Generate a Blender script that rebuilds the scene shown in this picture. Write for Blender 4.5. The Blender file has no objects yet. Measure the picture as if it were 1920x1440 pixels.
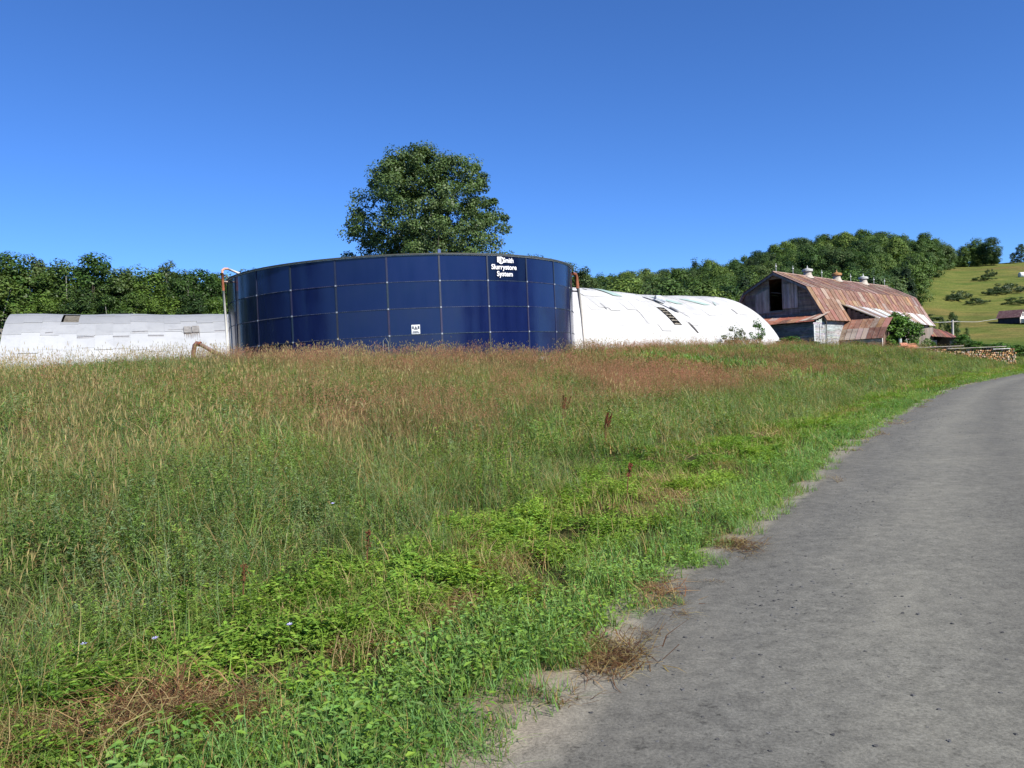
import bpy, math, random
import numpy as np
from mathutils import Vector, Matrix

random.seed(7)
RNG = np.random.default_rng(11)
SC = bpy.context.scene
COL = SC.collection
EYE = 1.6
F = 1550.0
PITCH = math.atan((720 - 701) / F)
ROLL = math.radians(2.4)
CAMR = Matrix.Rotation(math.pi / 2 - PITCH, 3, 'X') @ Matrix.Rotation(-ROLL, 3, 'Z')


def ray(x, y):
    return CAMR @ Vector(((x - 960) / F, -(y - 720) / F, -1.0))


def at(x, y, Y):
    d = ray(x, y)
    s = Y / d.y
    return Vector((d.x * s, Y, EYE + d.z * s))


# ------------------------------------------------------------------ camera, light
cam_d = bpy.data.cameras.new('camera')
cam = bpy.data.objects.new('camera', cam_d)
COL.objects.link(cam)
cam.matrix_world = Matrix.Translation((0, 0, EYE)) @ CAMR.to_4x4()
cam_d.sensor_width = 36
cam_d.lens = 36 * F / 1920
cam_d.clip_start = 0.05
cam_d.clip_end = 6000
SC.camera = cam

SUN_EL = math.radians(41)
SUN_AZ = math.atan2(0.70, -0.714)            # clockwise from +Y
SUN_DIR = Vector((math.sin(SUN_AZ) * math.cos(SUN_EL), math.cos(SUN_AZ) * math.cos(SUN_EL), math.sin(SUN_EL)))
sun_d = bpy.data.lights.new('sun', 'SUN')
sun_d.energy = 4.6
sun_d.angle = math.radians(0.5)
sun_d.color = (1.0, 0.95, 0.85)
sun = bpy.data.objects.new('sun', sun_d)
COL.objects.link(sun)
sun.rotation_euler = SUN_DIR.to_track_quat('Z', 'Y').to_euler()
sun.location = SUN_DIR * 300

world = bpy.data.worlds.new('World')
SC.world = world
world.use_nodes = True
wn = world.node_tree
bg = wn.nodes['Background']
sky = wn.nodes.new('ShaderNodeTexSky')
sky.sky_type = 'NISHITA'
sky.sun_disc = False
sky.sun_elevation = SUN_EL
sky.sun_rotation = SUN_AZ
sky.altitude = 3000
sky.air_density = 1.0
sky.dust_density = 0.0
sky.ozone_density = 10.0
sky_hs = wn.nodes.new('ShaderNodeHueSaturation')
sky_hs.inputs['Saturation'].default_value = 1.07
sky_hs.inputs['Hue'].default_value = 0.505
wn.links.new(sky.outputs[0], sky_hs.inputs['Color'])
wn.links.new(sky_hs.outputs[0], bg.inputs[0])
bg.inputs[1].default_value = 0.1

SC.view_settings.view_transform = 'Standard'
SC.view_settings.look = 'None'
SC.view_settings.exposure = 0.93
SC.view_settings.gamma = 1.0
SC.render.engine = 'CYCLES'
SC.cycles.max_bounces = 6
SC.cycles.diffuse_bounces = 3
SC.cycles.glossy_bounces = 3
SC.cycles.transmission_bounces = 4
SC.cycles.transparent_max_bounces = 8
SC.cycles.caustics_reflective = False
SC.cycles.caustics_refractive = False


# ------------------------------------------------------------------ helpers
def tag(o, label=None, cat=None, group=None, kind=None):
    for k, v in (('label', label), ('category', cat), ('group', group), ('kind', kind)):
        if v:
            o[k] = v
    return o


def empty(name, loc=(0, 0, 0), rz=0.0):
    o = bpy.data.objects.new(name, None)
    o.location = loc
    o.rotation_euler = (0, 0, rz)
    o.empty_display_size = 0.3
    COL.objects.link(o)
    return o


class MB:
    """collects polygons (with an albedo per face) for ONE mesh object"""

    def __init__(self):
        self.v, self.f, self.c = [], [], []

    def poly(self, pts, c=(1, 1, 1)):
        n = len(self.v)
        self.v.extend([tuple(p) for p in pts])
        self.f.append(tuple(range(n, n + len(pts))))
        self.c.append(c)

    def box(self, c0, c1, M=None, c=(1, 1, 1)):
        (x0, y0, z0), (x1, y1, z1) = c0, c1
        P = [Vector(p) for p in ((x0, y0, z0), (x1, y0, z0), (x1, y1, z0), (x0, y1, z0),
                                 (x0, y0, z1), (x1, y0, z1), (x1, y1, z1), (x0, y1, z1))]
        if M:
            P = [M @ p for p in P]
        for q in ((3, 2, 1, 0), (4, 5, 6, 7), (0, 1, 5, 4), (1, 2, 6, 5), (2, 3, 7, 6), (3, 0, 4, 7)):
            self.poly([P[i] for i in q], c)

    def slab(self, pts, th, c=(1, 1, 1)):
        """a quad given by its top corners, thickened downwards along its normal"""
        P = [Vector(p) for p in pts]
        n = (P[1] - P[0]).cross(P[-1] - P[0]).normalized()
        Q = [p - n * th for p in P]
        self.poly(P, c)
        self.poly(Q[::-1], c)
        for i in range(len(P)):
            j = (i + 1) % len(P)
            self.poly([P[j], P[i], Q[i], Q[j]], c)

    def tube(self, path, radii, sides=8, c=(1, 1, 1), caps=True):
        P = [Vector(p) for p in path]
        if not hasattr(radii, '__len__'):
            radii = [radii] * len(P)
        n0 = len(self.v)
        up = Vector((0.13, 0.21, 1)).normalized()
        for i, p in enumerate(P):
            t = (P[min(i + 1, len(P) - 1)] - P[max(i - 1, 0)]).normalized()
            a = t.cross(up)
            if a.length < 1e-3:
                a = t.cross(Vector((1, 0, 0)))
            a.normalize()
            b = t.cross(a)
            for k in range(sides):
                th = 2 * math.pi * k / sides
                self.v.append(tuple(p + (a * math.cos(th) + b * math.sin(th)) * radii[i]))
        for i in range(len(P) - 1):
            for k in range(sides):
                k2 = (k + 1) % sides
                self.f.append((n0 + i * sides + k, n0 + i * sides + k2, n0 + (i + 1) * sides + k2, n0 + (i + 1) * sides + k))
                self.c.append(c)
        if caps:
            self.f.append(tuple(n0 + k for k in range(sides)))
            self.c.append(c)
            self.f.append(tuple(n0 + (len(P) - 1) * sides + k for k in range(sides))[::-1])
            self.c.append(c)

    def lathe(self, prof, M, sides=16, c=(1, 1, 1)):
        n0 = len(self.v)
        for r, z in prof:
            for k in range(sides):
                a = 2 * math.pi * k / sides
                self.v.append(tuple(M @ Vector((r * math.cos(a), r * math.sin(a), z))))
        for i in range(len(prof) - 1):
            for k in range(sides):
                k2 = (k + 1) % sides
                self.f.append((n0 + i * sides + k, n0 + i * sides + k2, n0 + (i + 1) * sides + k2, n0 + (i + 1) * sides + k))
                self.c.append(c)

    def mesh(self, name, mat, smooth=False):
        me = bpy.data.meshes.new(name)
        me.from_pydata(self.v, [], self.f)
        if mat:
            me.materials.append(mat)
        at_ = me.attributes.new('tone', 'FLOAT_COLOR', 'FACE')
        arr = np.ones((len(self.f), 4), dtype=np.float32)
        arr[:, :3] = np.array(self.c, dtype=np.float32).reshape(-1, 3)
        at_.data.foreach_set('color', arr.ravel())
        if smooth:
            me.polygons.foreach_set('use_smooth', [True] * len(me.polygons))
        me.update()
        return me

    def build(self, name, mat, parent=None, smooth=False):
        o = bpy.data.objects.new(name, self.mesh(name, mat, smooth))
        COL.objects.link(o)
        if parent:
            o.parent = parent
        return o


def np_mesh(name, verts, quads, cols, mat):
    me = bpy.data.meshes.new(name)
    nf = len(quads)
    k = quads.shape[1]
    me.vertices.add(len(verts))
    me.vertices.foreach_set('co', verts.astype(np.float32).ravel())
    me.loops.add(nf * k)
    me.loops.foreach_set('vertex_index', quads.astype(np.int32).ravel())
    me.polygons.add(nf)
    me.polygons.foreach_set('loop_start', np.arange(0, nf * k, k, dtype=np.int32))
    me.polygons.foreach_set('loop_total', np.full(nf, k, dtype=np.int32))
    if cols is not None:
        a = me.attributes.new('tone', 'FLOAT_COLOR', 'FACE')
        arr = np.ones((nf, 4), dtype=np.float32)
        arr[:, :3] = cols
        a.data.foreach_set('color', arr.ravel())
    if mat:
        me.materials.append(mat)
    me.update(calc_edges=True)
    me.validate()
    return me


def vnoise(x, y, seed=0):
    """vectorised 2-D value noise, 0..1"""
    x = np.asarray(x, float)
    y = np.asarray(y, float)
    xi, yi = np.floor(x), np.floor(y)
    fx, fy = x - xi, y - yi
    fx = fx * fx * (3 - 2 * fx)
    fy = fy * fy * (3 - 2 * fy)

    def h(a, b):
        n = np.sin(a * 127.1 + b * 311.7 + seed * 74.7) * 43758.5453
        return n - np.floor(n)
    return ((h(xi, yi) * (1 - fx) + h(xi + 1, yi) * fx) * (1 - fy) + (h(xi, yi + 1) * (1 - fx) + h(xi + 1, yi + 1) * fx) * fy)


def fbm(x, y, seed=0, oct=3):
    s, a, t = 0, 1.0, 0
    for o in range(oct):
        s = s + a * vnoise(np.asarray(x) * 2 ** o, np.asarray(y) * 2 ** o, seed + o)
        t += a
        a *= .5
    return s / t


def sstep(a, b, x):
    t = np.clip((np.asarray(x, float) - a) / (b - a), 0, 1)
    return t * t * (3 - 2 * t)


# ------------------------------------------------------------------ materials
def mat(name):
    m = bpy.data.materials.new(name)
    m.use_nodes = True
    nt = m.node_tree
    return m, nt, nt.nodes['Principled BSDF']


def nd(nt, typ, **kw):
    n = nt.nodes.new(typ)
    for k, v in kw.items():
        setattr(n, k, v)
    return n


def ramp(nt, fac, stops):
    r = nd(nt, 'ShaderNodeValToRGB')
    el = r.color_ramp.elements
    while len(el) < len(stops):
        el.new(0.5)
    for e, (p, c) in zip(el, stops):
        e.position = p
        e.color = (*c, 1) if len(c) == 3 else c
    nt.links.new(fac, r.inputs[0])
    return r.outputs[0]


def mix(nt, a, b, fac, mode='MIX'):
    n = nd(nt, 'ShaderNodeMix', data_type='RGBA', blend_type=mode)
    for s, v in ((6, a), (7, b), (0, fac)):
        if isinstance(v, (int, float)):
            n.inputs[s].default_value = v
        elif isinstance(v, tuple):
            n.inputs[s].default_value = (*v, 1)
        else:
            nt.links.new(v, n.inputs[s])
    return n.outputs[2]


def noise(nt, scale, detail=4, rough=.6, vec=None, dist=0.0):
    n = nd(nt, 'ShaderNodeTexNoise')
    n.inputs['Scale'].default_value = scale
    n.inputs['Detail'].default_value = detail
    n.inputs['Roughness'].default_value = rough
    n.inputs['Distortion'].default_value = dist
    if vec is not None:
        nt.links.new(vec, n.inputs['Vector'])
    return n.outputs['Fac']


def coords(nt, scale=(1, 1, 1), kind='Object'):
    tc = nd(nt, 'ShaderNodeTexCoord')
    mp = nd(nt, 'ShaderNodeMapping')
    mp.inputs['Scale'].default_value = scale
    nt.links.new(tc.outputs[kind], mp.inputs['Vector'])
    return mp.outputs[0]


def attr(nt, name, typ='GEOMETRY'):
    n = nd(nt, 'ShaderNodeAttribute', attribute_name=name, attribute_type=typ)
    return n


def math_n(nt, op, a, b=None):
    n = nd(nt, 'ShaderNodeMath', operation=op)
    for i, v in enumerate((a, b)):
        if v is None:
            continue
        if isinstance(v, (int, float)):
            n.inputs[i].default_value = v
        else:
            nt.links.new(v, n.inputs[i])
    return n.outputs[0]


def bump(nt, h, strength, dist, normal_to):
    b = nd(nt, 'ShaderNodeBump')
    b.inputs['Strength'].default_value = strength
    b.inputs['Distance'].default_value = dist
    nt.links.new(h, b.inputs['Height'])
    nt.links.new(b.outputs[0], normal_to.inputs['Normal'])


def leaf_mat(name, trans=.3, rough=.55, spec=.25, instanced=False):
    m, nt, p = mat(name)
    tone = attr(nt, 'tone').outputs['Color']
    hsv = nd(nt, 'ShaderNodeHueSaturation')
    nt.links.new(tone, hsv.inputs['Color'])
    if instanced:
        t = attr(nt, 'tint', 'INSTANCER').outputs['Fac']
    else:
        t = nd(nt, 'ShaderNodeObjectInfo').outputs['Random']
    # value and a little hue vary from plant to plant
    v = nd(nt, 'ShaderNodeMapRange')
    v.inputs['To Min'].default_value = .72
    v.inputs['To Max'].default_value = 1.28
    nt.links.new(t, v.inputs['Value'])
    nt.links.new(v.outputs[0], hsv.inputs['Value'])
    h = nd(nt, 'ShaderNodeMapRange')
    h.inputs['To Min'].default_value = .515
    h.inputs['To Max'].default_value = .485
    nt.links.new(t, h.inputs['Value'])
    nt.links.new(h.outputs[0], hsv.inputs['Hue'])
    c = hsv.outputs[0]
    nt.links.new(c, p.inputs['Base Color'])
    p.inputs['Roughness'].default_value = rough
    p.inputs['Specular IOR Level'].default_value = spec
    tr = nd(nt, 'ShaderNodeBsdfTranslucent')
    nt.links.new(mix(nt, c, (1.0, 1.0, .35), 1.0, 'MULTIPLY'), tr.inputs[0])
    ms = nd(nt, 'ShaderNodeMixShader')
    ms.inputs[0].default_value = trans
    nt.links.new(p.outputs[0], ms.inputs[1])
    nt.links.new(tr.outputs[0], ms.inputs[2])
    nt.links.new(ms.outputs[0], nt.nodes['Material Output'].inputs['Surface'])
    return m


def tone_mat(name, rough=.7, spec=.3, nscale=6.0, namt=.35, bump_s=.3, metal=0.0, stretch=(1, 1, 1)):
    """albedo from the face tone, mottled by noise"""
    m, nt, p = mat(name)
    tone = attr(nt, 'tone').outputs['Color']
    f = noise(nt, nscale, 6, .65, coords(nt, stretch))
    k = ramp(nt, f, [(.25, (1 - namt,) * 3), (.75, (1 + namt * .6,) * 3)])
    nt.links.new(mix(nt, tone, k, 1.0, 'MULTIPLY'), p.inputs['Base Color'])
    p.inputs['Roughness'].default_value = rough
    p.inputs['Specular IOR Level'].default_value = spec
    p.inputs['Metallic'].default_value = metal
    if bump_s:
        bump(nt, f, bump_s, .02, p)
    return m


M_TREE = leaf_mat('tree_leaf', .28, .5, .3)
M_GRASS = leaf_mat('grass_blade', .42, .55, .2, True)
M_WOODLEAF = leaf_mat('wood_leaf', .25, .6, .2, True)
M_BARK = tone_mat('bark', .9, .1, 9, .5, .6, stretch=(1, 1, .3))
M_PAINT = tone_mat('chipped_paint', .55, .4, 5, .25, .15)
M_RUST = tone_mat('rusty_metal', .75, .3, 4, .5, .3)
M_CONC = tone_mat('concrete', .9, .2, 3, .3, .3)

# ------------------------------------------------------------------ terrain
ROAD_PX = [(-30, -55), (-13, -22), (-5.4, -7.2), (-2.9, -2.2), (-1.6, .6), (-.9, 2.1), (-.31, 3.36), (.43, 4.75), (1.04, 5.87), (2.46, 8.29), (4.3, 11.62), (7.15, 16.91),
           (13.35, 27.3), (22.69, 41.9), (39.17, 63.23), (55, 82), (75, 103), (105, 130), (160, 165), (260, 210)]


def catmull(P, n=8):
    P = [np.array(p, float) for p in P]
    out = []
    for i in range(len(P) - 1):
        p0, p1, p2, p3 = P[max(i - 1, 0)], P[i], P[i + 1], P[min(i + 2, len(P) - 1)]
        for k in range(n):
            t = k / n
            out.append(.5 * ((2 * p1) + (-p0 + p2) * t + (2 * p0 - 5 * p1 + 4 * p2 - p3) * t * t + (-p0 + 3 * p1 - 3 * p2 + p3) * t ** 3))
    out.append(P[-1])
    return np.array(out)


ROAD = catmull(ROAD_PX, 6)
ROAD_L = np.concatenate([[0], np.cumsum(np.linalg.norm(np.diff(ROAD, axis=0), axis=1))])


def road_s(X, Y):
    """signed distance from the road's left edge (positive on the meadow side) and distance along it"""
    X = np.asarray(X, float).ravel()
    Y = np.asarray(Y, float).ravel()
    S = np.empty_like(X)
    L = np.empty_like(X)
    A, B = ROAD[:-1], ROAD[1:]
    d = B - A
    dl2 = (d ** 2).sum(1)
    for i0 in range(0, len(X), 20000):
        x, y = X[i0:i0 + 20000, None], Y[i0:i0 + 20000, None]
        t = np.clip(((x - A[:, 0]) * d[:, 0] + (y - A[:, 1]) * d[:, 1]) / dl2, 0, 1)
        px, py = A[:, 0] + t * d[:, 0], A[:, 1] + t * d[:, 1]
        q = (x - px) ** 2 + (y - py) ** 2
        j = q.argmin(1)
        r = np.arange(len(j))
        cross = d[j, 0] * (y[:, 0] - A[j, 1]) - d[j, 1] * (x[:, 0] - A[j, 0])
        S[i0:i0 + 20000] = np.sqrt(q[r, j]) * np.where(cross >= 0, 1, -1)
        L[i0:i0 + 20000] = ROAD_L[j] + t[r, j] * np.sqrt(dl2[j])
    return S, L


ROAD_W = 6.6
A_B = [-1.2, -.7, -.4, -.1, .09, .28, .4, .47, .53, .62, .9]
A_Z = [1.75, 1.85, 2.25, 2.55, 2.7, 2.6, 2.5, 2.25, 2.1, 2.15, 1.2]
H_B = [-2, -.75, -.36, -.04, .09, .19, .284, .35, .445, .51, .54, .587, .62, 1.2]
H_Z = [20, 20, 20, 25, 34, 35, 39.5, 48, 53, 48, 45, 45.5, 46, 49]


def height(X, Y, S=None):
    X = np.asarray(X, float)
    Y = np.asarray(Y, float)
    shp = X.shape
    x, y = X.ravel(), Y.ravel()
    if S is None:
        S, _ = road_s(x, y)
    b = x / np.maximum(y, 10)
    a = np.interp(b, A_B, A_Z)
    rise = a * sstep(.8, 27 - 14 * sstep(40, 75, y), S) * (.92 + .16 * fbm(x * .12, y * .12, 3))
    far = np.interp(b, H_B, H_Z)
    hill = far * sstep(165, 440, y) * .5 + far * np.clip((y - 165) / 265, 0, 1) * .5
    hill = hill * (1 + .16 * (fbm(x / 60, y / 45, 21) - .5) * sstep(150, 220, y))
    hill *= 1 - .5 * sstep(460, 900, y)
    return (rise + hill).reshape(shp)


def ground_z(x, y):
    return float(height(np.array([x]), np.array([y]))[0])


def ground_hit(px, py, y0=40, y1=600):
    """where the line of sight of a pixel meets the terrain"""
    d = ray(px, py)
    Ys = np.linspace(y0, y1, 3000)
    Xs = d.x / d.y * Ys
    Zs = EYE + d.z / d.y * Ys
    g = height(Xs, Ys)
    k = np.argmax(g >= Zs)
    if g[k] < Zs[k]:
        k = len(Ys) - 1
    return Vector((Xs[k], Ys[k], g[k]))


TC = Vector((-6.8, 54.3, 0))
TR = 11.0


def sinh_axis(lo, hi, n, c, k):
    u = np.linspace(-1, 1, n)
    w = np.sinh(k * u) / math.sinh(k)
    return np.where(w < 0, c + w * (c - lo), c + w * (hi - c))


gx = sinh_axis(-900, 900, 330, 6, 6.3)
gy = np.concatenate([np.linspace(-160, -8, 20)[:-1], np.linspace(-8, 40, 120)[:-1], np.linspace(40, 175, 110)[:-1], np.linspace(175, 480, 90)[:-1], np.geomspace(480, 2600, 24)])
GX, GY = np.meshgrid(gx, gy)
GS, GL = road_s(GX, GY)
GZ = height(GX, GY, GS)
gv = np.stack([GX.ravel(), GY.ravel(), GZ.ravel()], 1)
ny, nx = GX.shape
ii = np.arange(ny * nx).reshape(ny, nx)
gq = np.stack([ii[:-1, :-1].ravel(), ii[:-1, 1:].ravel(), ii[1:, 1:].ravel(), ii[1:, :-1].ravel()], 1)

# what the ground is made of, per vertex: soil and litter under the meadow, mown pasture, brown field strip
cov = np.zeros((ny * nx, 4), np.float32)
cov[:, 3] = 1
X_, Y_ = GX.ravel(), GY.ravel()
B_ = X_ / np.maximum(Y_, 1)
soil = np.array([.045, .05, .02])
past = np.array([.115, .13, .036])
green = np.array([.06, .1, .022])
brown = np.array([.105, .065, .035])
dry = np.array([.14, .115, .045])
n1 = fbm(X_ / 14, Y_ / 22, 5, 4)[:, None]
n2 = fbm(X_ / 45 + 4, Y_ / 9, 9, 3)[:, None]
base = past * (1 - sstep(.45, .75, n1)) + dry * sstep(.45, .75, n1)
base = base * (1 - .55 * sstep(.52, .7, n2)) + green * .55 * sstep(.52, .7, n2)
low = sstep(205, 160, Y_)[:, None] * sstep(.42, .5, B_)[:, None]
base = base * (1 - low) + green * low
bs = (sstep(112, 122, Y_) * sstep(150, 138, Y_) * sstep(.46, .5, B_))[:, None]
base = base * (1 - .8 * bs) + brown * .8 * bs
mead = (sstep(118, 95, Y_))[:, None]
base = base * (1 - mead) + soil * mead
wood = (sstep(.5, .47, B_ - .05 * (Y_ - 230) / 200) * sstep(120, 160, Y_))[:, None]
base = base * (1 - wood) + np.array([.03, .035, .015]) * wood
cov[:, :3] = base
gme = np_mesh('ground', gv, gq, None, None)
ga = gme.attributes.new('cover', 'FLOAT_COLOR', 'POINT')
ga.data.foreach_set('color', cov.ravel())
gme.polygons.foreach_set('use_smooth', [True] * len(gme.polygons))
mg, nt, p = mat('ground_cover')
cv = attr(nt, 'cover').outputs['Color']
w1 = coords(nt, (1, 1, 1))
f1 = noise(nt, 1.7, 8, .7, w1)
f2 = noise(nt, .23, 5, .6, coords(nt, (.6, 1.6, 1)))
c1 = mix(nt, cv, ramp(nt, f1, [(.3, (.55, .55, .5)), (.7, (1.4, 1.35, 1.3))]), 1.0, 'MULTIPLY')
c2 = mix(nt, c1, ramp(nt, f2, [(.32, (.66, .78, .6)), (.52, (1, 1, 1)), (.7, (1.35, 1.18, 1.15))]), 1.0, 'MULTIPLY')
nt.links.new(c2, p.inputs['Base Color'])
p.inputs['Roughness'].default_value = 1
p.inputs['Specular IOR Level'].default_value = .05
bump(nt, f1, .8, .25, p)
gme.materials.append(mg)
ground = bpy.data.objects.new('ground', gme)
COL.objects.link(ground)
tag(ground, 'rising meadow and hillside pasture ground', 'ground', kind='structure')

# ------------------------------------------------------------------ gravel road
SU = np.array([.32, .12, -.1, -.35, -.7, -1.2, -1.9, -2.6, -3.3, -4.0, -4.7, -5.4, -6.0, -6.4, -6.7, -6.95])
rp = catmull(ROAD_PX[1:-1], 26)
tan = np.gradient(rp, axis=0)
tan /= np.linalg.norm(tan, axis=1)[:, None]
nor = np.stack([-tan[:, 1], tan[:, 0]], 1)
rl = np.concatenate([[0], np.cumsum(np.linalg.norm(np.diff(rp, axis=0), axis=1))])
rv, ruv = [], []
for i in range(len(rp)):
    for j, u in enumerate(SU):
        jit = 0.0
        if j < 3:
            jit = .42 * (fbm(rl[i] * 1.1, 1.5, 4, 3) - .5) * (1, .9, .6)[j]
        q = rp[i] + nor[i] * (u + jit)
        crown = .012 + .05 * (1 - ((u + 3.3) / 3.75) ** 2)
        if j == 0:
            crown = -.012
        rv.append((q[0], q[1], crown + .012 * (float(vnoise(rl[i] * .7, u * 1.3, 8)) - .5) * (0 if j in (0, 15) else 1)))
        ruv.append((u, rl[i]))
rv = np.array(rv)
jj = np.arange(len(rp) * len(SU)).reshape(len(rp), len(SU))
rq = np.stack([jj[:-1, :-1].ravel(), jj[1:, :-1].ravel(), jj[1:, 1:].ravel(), jj[:-1, 1:].ravel()], 1)
rme = np_mesh('road', rv, rq, None, None)
uvl = rme.uv_layers.new(name='UVMap')
ruv = np.array(ruv, np.float32)
lv = np.empty(len(rme.loops), np.int32)
rme.loops.foreach_get('vertex_index', lv)
uvl.data.foreach_set('uv', ruv[lv].ravel())
rme.polygons.foreach_set('use_smooth', [True] * len(rme.polygons))
mr, nt, p = mat('packed_gravel')
uv = coords(nt, (1, 1, 1), 'UV')
sep = nd(nt, 'ShaderNodeSeparateXYZ')
nt.links.new(uv, sep.inputs[0])
obj = coords(nt, (1, 1, 1))
big = noise(nt, .9, 5, .6, coords(nt, (1.0, .1, 1), 'UV'))
mid = noise(nt, 9, 6, .7, obj)
fine = noise(nt, 62, 6, .8, obj)
# position across the road: pale sandy shoulder at the left, worn wheel tracks
ub = math_n(nt, 'ADD', sep.outputs[0], math_n(nt, 'MULTIPLY', math_n(nt, 'SUBTRACT', big, .5), .65))
vmid = float(np.interp(3.7, rp[:, 1], rl))
wid = math_n(nt, 'SUBTRACT', 1.0, math_n(nt, 'MINIMUM', math_n(nt, 'ABSOLUTE', math_n(nt, 'MULTIPLY', math_n(nt, 'SUBTRACT', sep.outputs[1], vmid), .55)), 1.0))
ub = math_n(nt, 'ADD', ub, math_n(nt, 'MULTIPLY', wid, .32))
acro = nd(nt, 'ShaderNodeMapRange')
acro.inputs['From Min'].default_value = -6.6
acro.inputs['From Max'].default_value = .3
nt.links.new(ub, acro.inputs['Value'])
g = .142
cb = ramp(nt, acro.outputs[0], [(0, (.15, .135, .115)), (.08, (g, g * 1.01, g * .95)), (.2, (g * 1.1, g * 1.11, g * 1.03)), (.33, (g * .8, g * .81, g * .77)), (.47, (g * 1.07, g * 1.08, g * 1.0)),
                                (.62, (g * .8, g * .81, g * .77)), (.74, (g * 1.1, g * 1.11, g * 1.02)), (.86, (g * .86, g * .87, g * .83)), (.935, (.122, .121, .113)), (.95, (.19, .182, .16)), (.98, (.25, .222, .185)), (1.0, (.2, .165, .125))])
cb = mix(nt, cb, (1.02, .99, .945), 1, 'MULTIPLY')
cb = mix(nt, cb, ramp(nt, mid, [(.3, (.74, .74, .74)), (.7, (1.24, 1.24, 1.22))]), 1, 'MULTIPLY')
cb = mix(nt, cb, ramp(nt, fine, [(.3, (.52, .52, .52)), (.5, (1, 1, 1)), (.7, (1.45, 1.45, 1.43))]), 1, 'MULTIPLY')
spk = ramp(nt, noise(nt, 17, 5, .85, obj), [(.54, (1, 1, 1)), (.66, (.42, .42, .42))])
pat = noise(nt, 1.3, 4, .7, coords(nt, (1.0, .5, 1), 'UV'), .5)
spk = mix(nt, (1, 1, 1), spk, ramp(nt, pat, [(.38, (.1, .1, .1)), (.6, (1, 1, 1))]))
cb = mix(nt, cb, ramp(nt, pat, [(.3, (1.08, 1.07, 1.04)), (.7, (.9, .9, .9))]), 1, 'MULTIPLY')
cb = mix(nt, cb, spk, 1, 'MULTIPLY')
nt.links.new(cb, p.inputs['Base Color'])
p.inputs['Roughness'].default_value = .95
p.inputs['Specular IOR Level'].default_value = .15
hh = math_n(nt, 'ADD', math_n(nt, 'MULTIPLY', fine, .8), math_n(nt, 'MULTIPLY', mid, .5))
bump(nt, hh, .55, .008, p)
rme.materials.append(mr)
road = bpy.data.objects.new('road', rme)
COL.objects.link(road)
tag(road, 'grey gravel road curving away to the right', 'road', kind='structure')


# ------------------------------------------------------------------ scattered ground cover (instances on points)
def scatter(name, label, cat, meshes, pos, yaw, scl, idx, tint, tilt=.12):
    col = bpy.data.collections.new(name + '_plants')
    for k, me in enumerate(meshes):
        o = bpy.data.objects.new(me.name, me)
        o.name = '%s_plant_%03d' % (name, k)
        col.objects.link(o)
    n = len(pos)
    me = bpy.data.meshes.new(name)
    me.vertices.add(n)
    me.vertices.foreach_set('co', np.asarray(pos, np.float32).ravel())
    rot = np.stack([RNG.normal(0, tilt, n), RNG.normal(0, tilt, n), yaw], 1).astype(np.float32)
    a = me.attributes.new('turn', 'FLOAT_VECTOR', 'POINT')
    a.data.foreach_set('vector', rot.ravel())
    for nm, arr, ty in (('size', scl, 'FLOAT'), ('which', idx, 'INT'), ('tint', tint, 'FLOAT')):
        a = me.attributes.new(nm, ty, 'POINT')
        a.data.foreach_set('value', np.asarray(arr, np.int32 if ty == 'INT' else np.float32))
    me.update()
    o = bpy.data.objects.new(name, me)
    COL.objects.link(o)
    ng = bpy.data.node_groups.new(name + '_scatter', 'GeometryNodeTree')
    ng.interface.new_socket('Geometry', in_out='INPUT', socket_type='NodeSocketGeometry')
    ng.interface.new_socket('Geometry', in_out='OUTPUT', socket_type='NodeSocketGeometry')
    gi = ng.nodes.new('NodeGroupInput')
    go = ng.nodes.new('NodeGroupOutput')
    ci = ng.nodes.new('GeometryNodeCollectionInfo')
    ci.inputs['Collection'].default_value = col
    ci.inputs['Separate Children'].default_value = True
    ci.inputs['Reset Children'].default_value = True
    ip = ng.nodes.new('GeometryNodeInstanceOnPoints')
    ip.inputs['Pick Instance'].default_value = True

    def na(nm, ty):
        q = ng.nodes.new('GeometryNodeInputNamedAttribute')
        q.data_type = ty
        q.inputs['Name'].default_value = nm
        return q.outputs[0]
    L = ng.links.new
    L(gi.outputs[0], ip.inputs['Points'])
    L(ci.outputs[0], ip.inputs['Instance'])
    L(na('which', 'INT'), ip.inputs['Instance Index'])
    L(na('turn', 'FLOAT_VECTOR'), ip.inputs['Rotation'])
    L(na('size', 'FLOAT'), ip.inputs['Scale'])
    L(ip.outputs[0], go.inputs[0])
    md = o.modifiers.new('scatter', 'NODES')
    md.node_group = ng
    tag(o, label, cat, kind='stuff')
    return o


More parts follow.
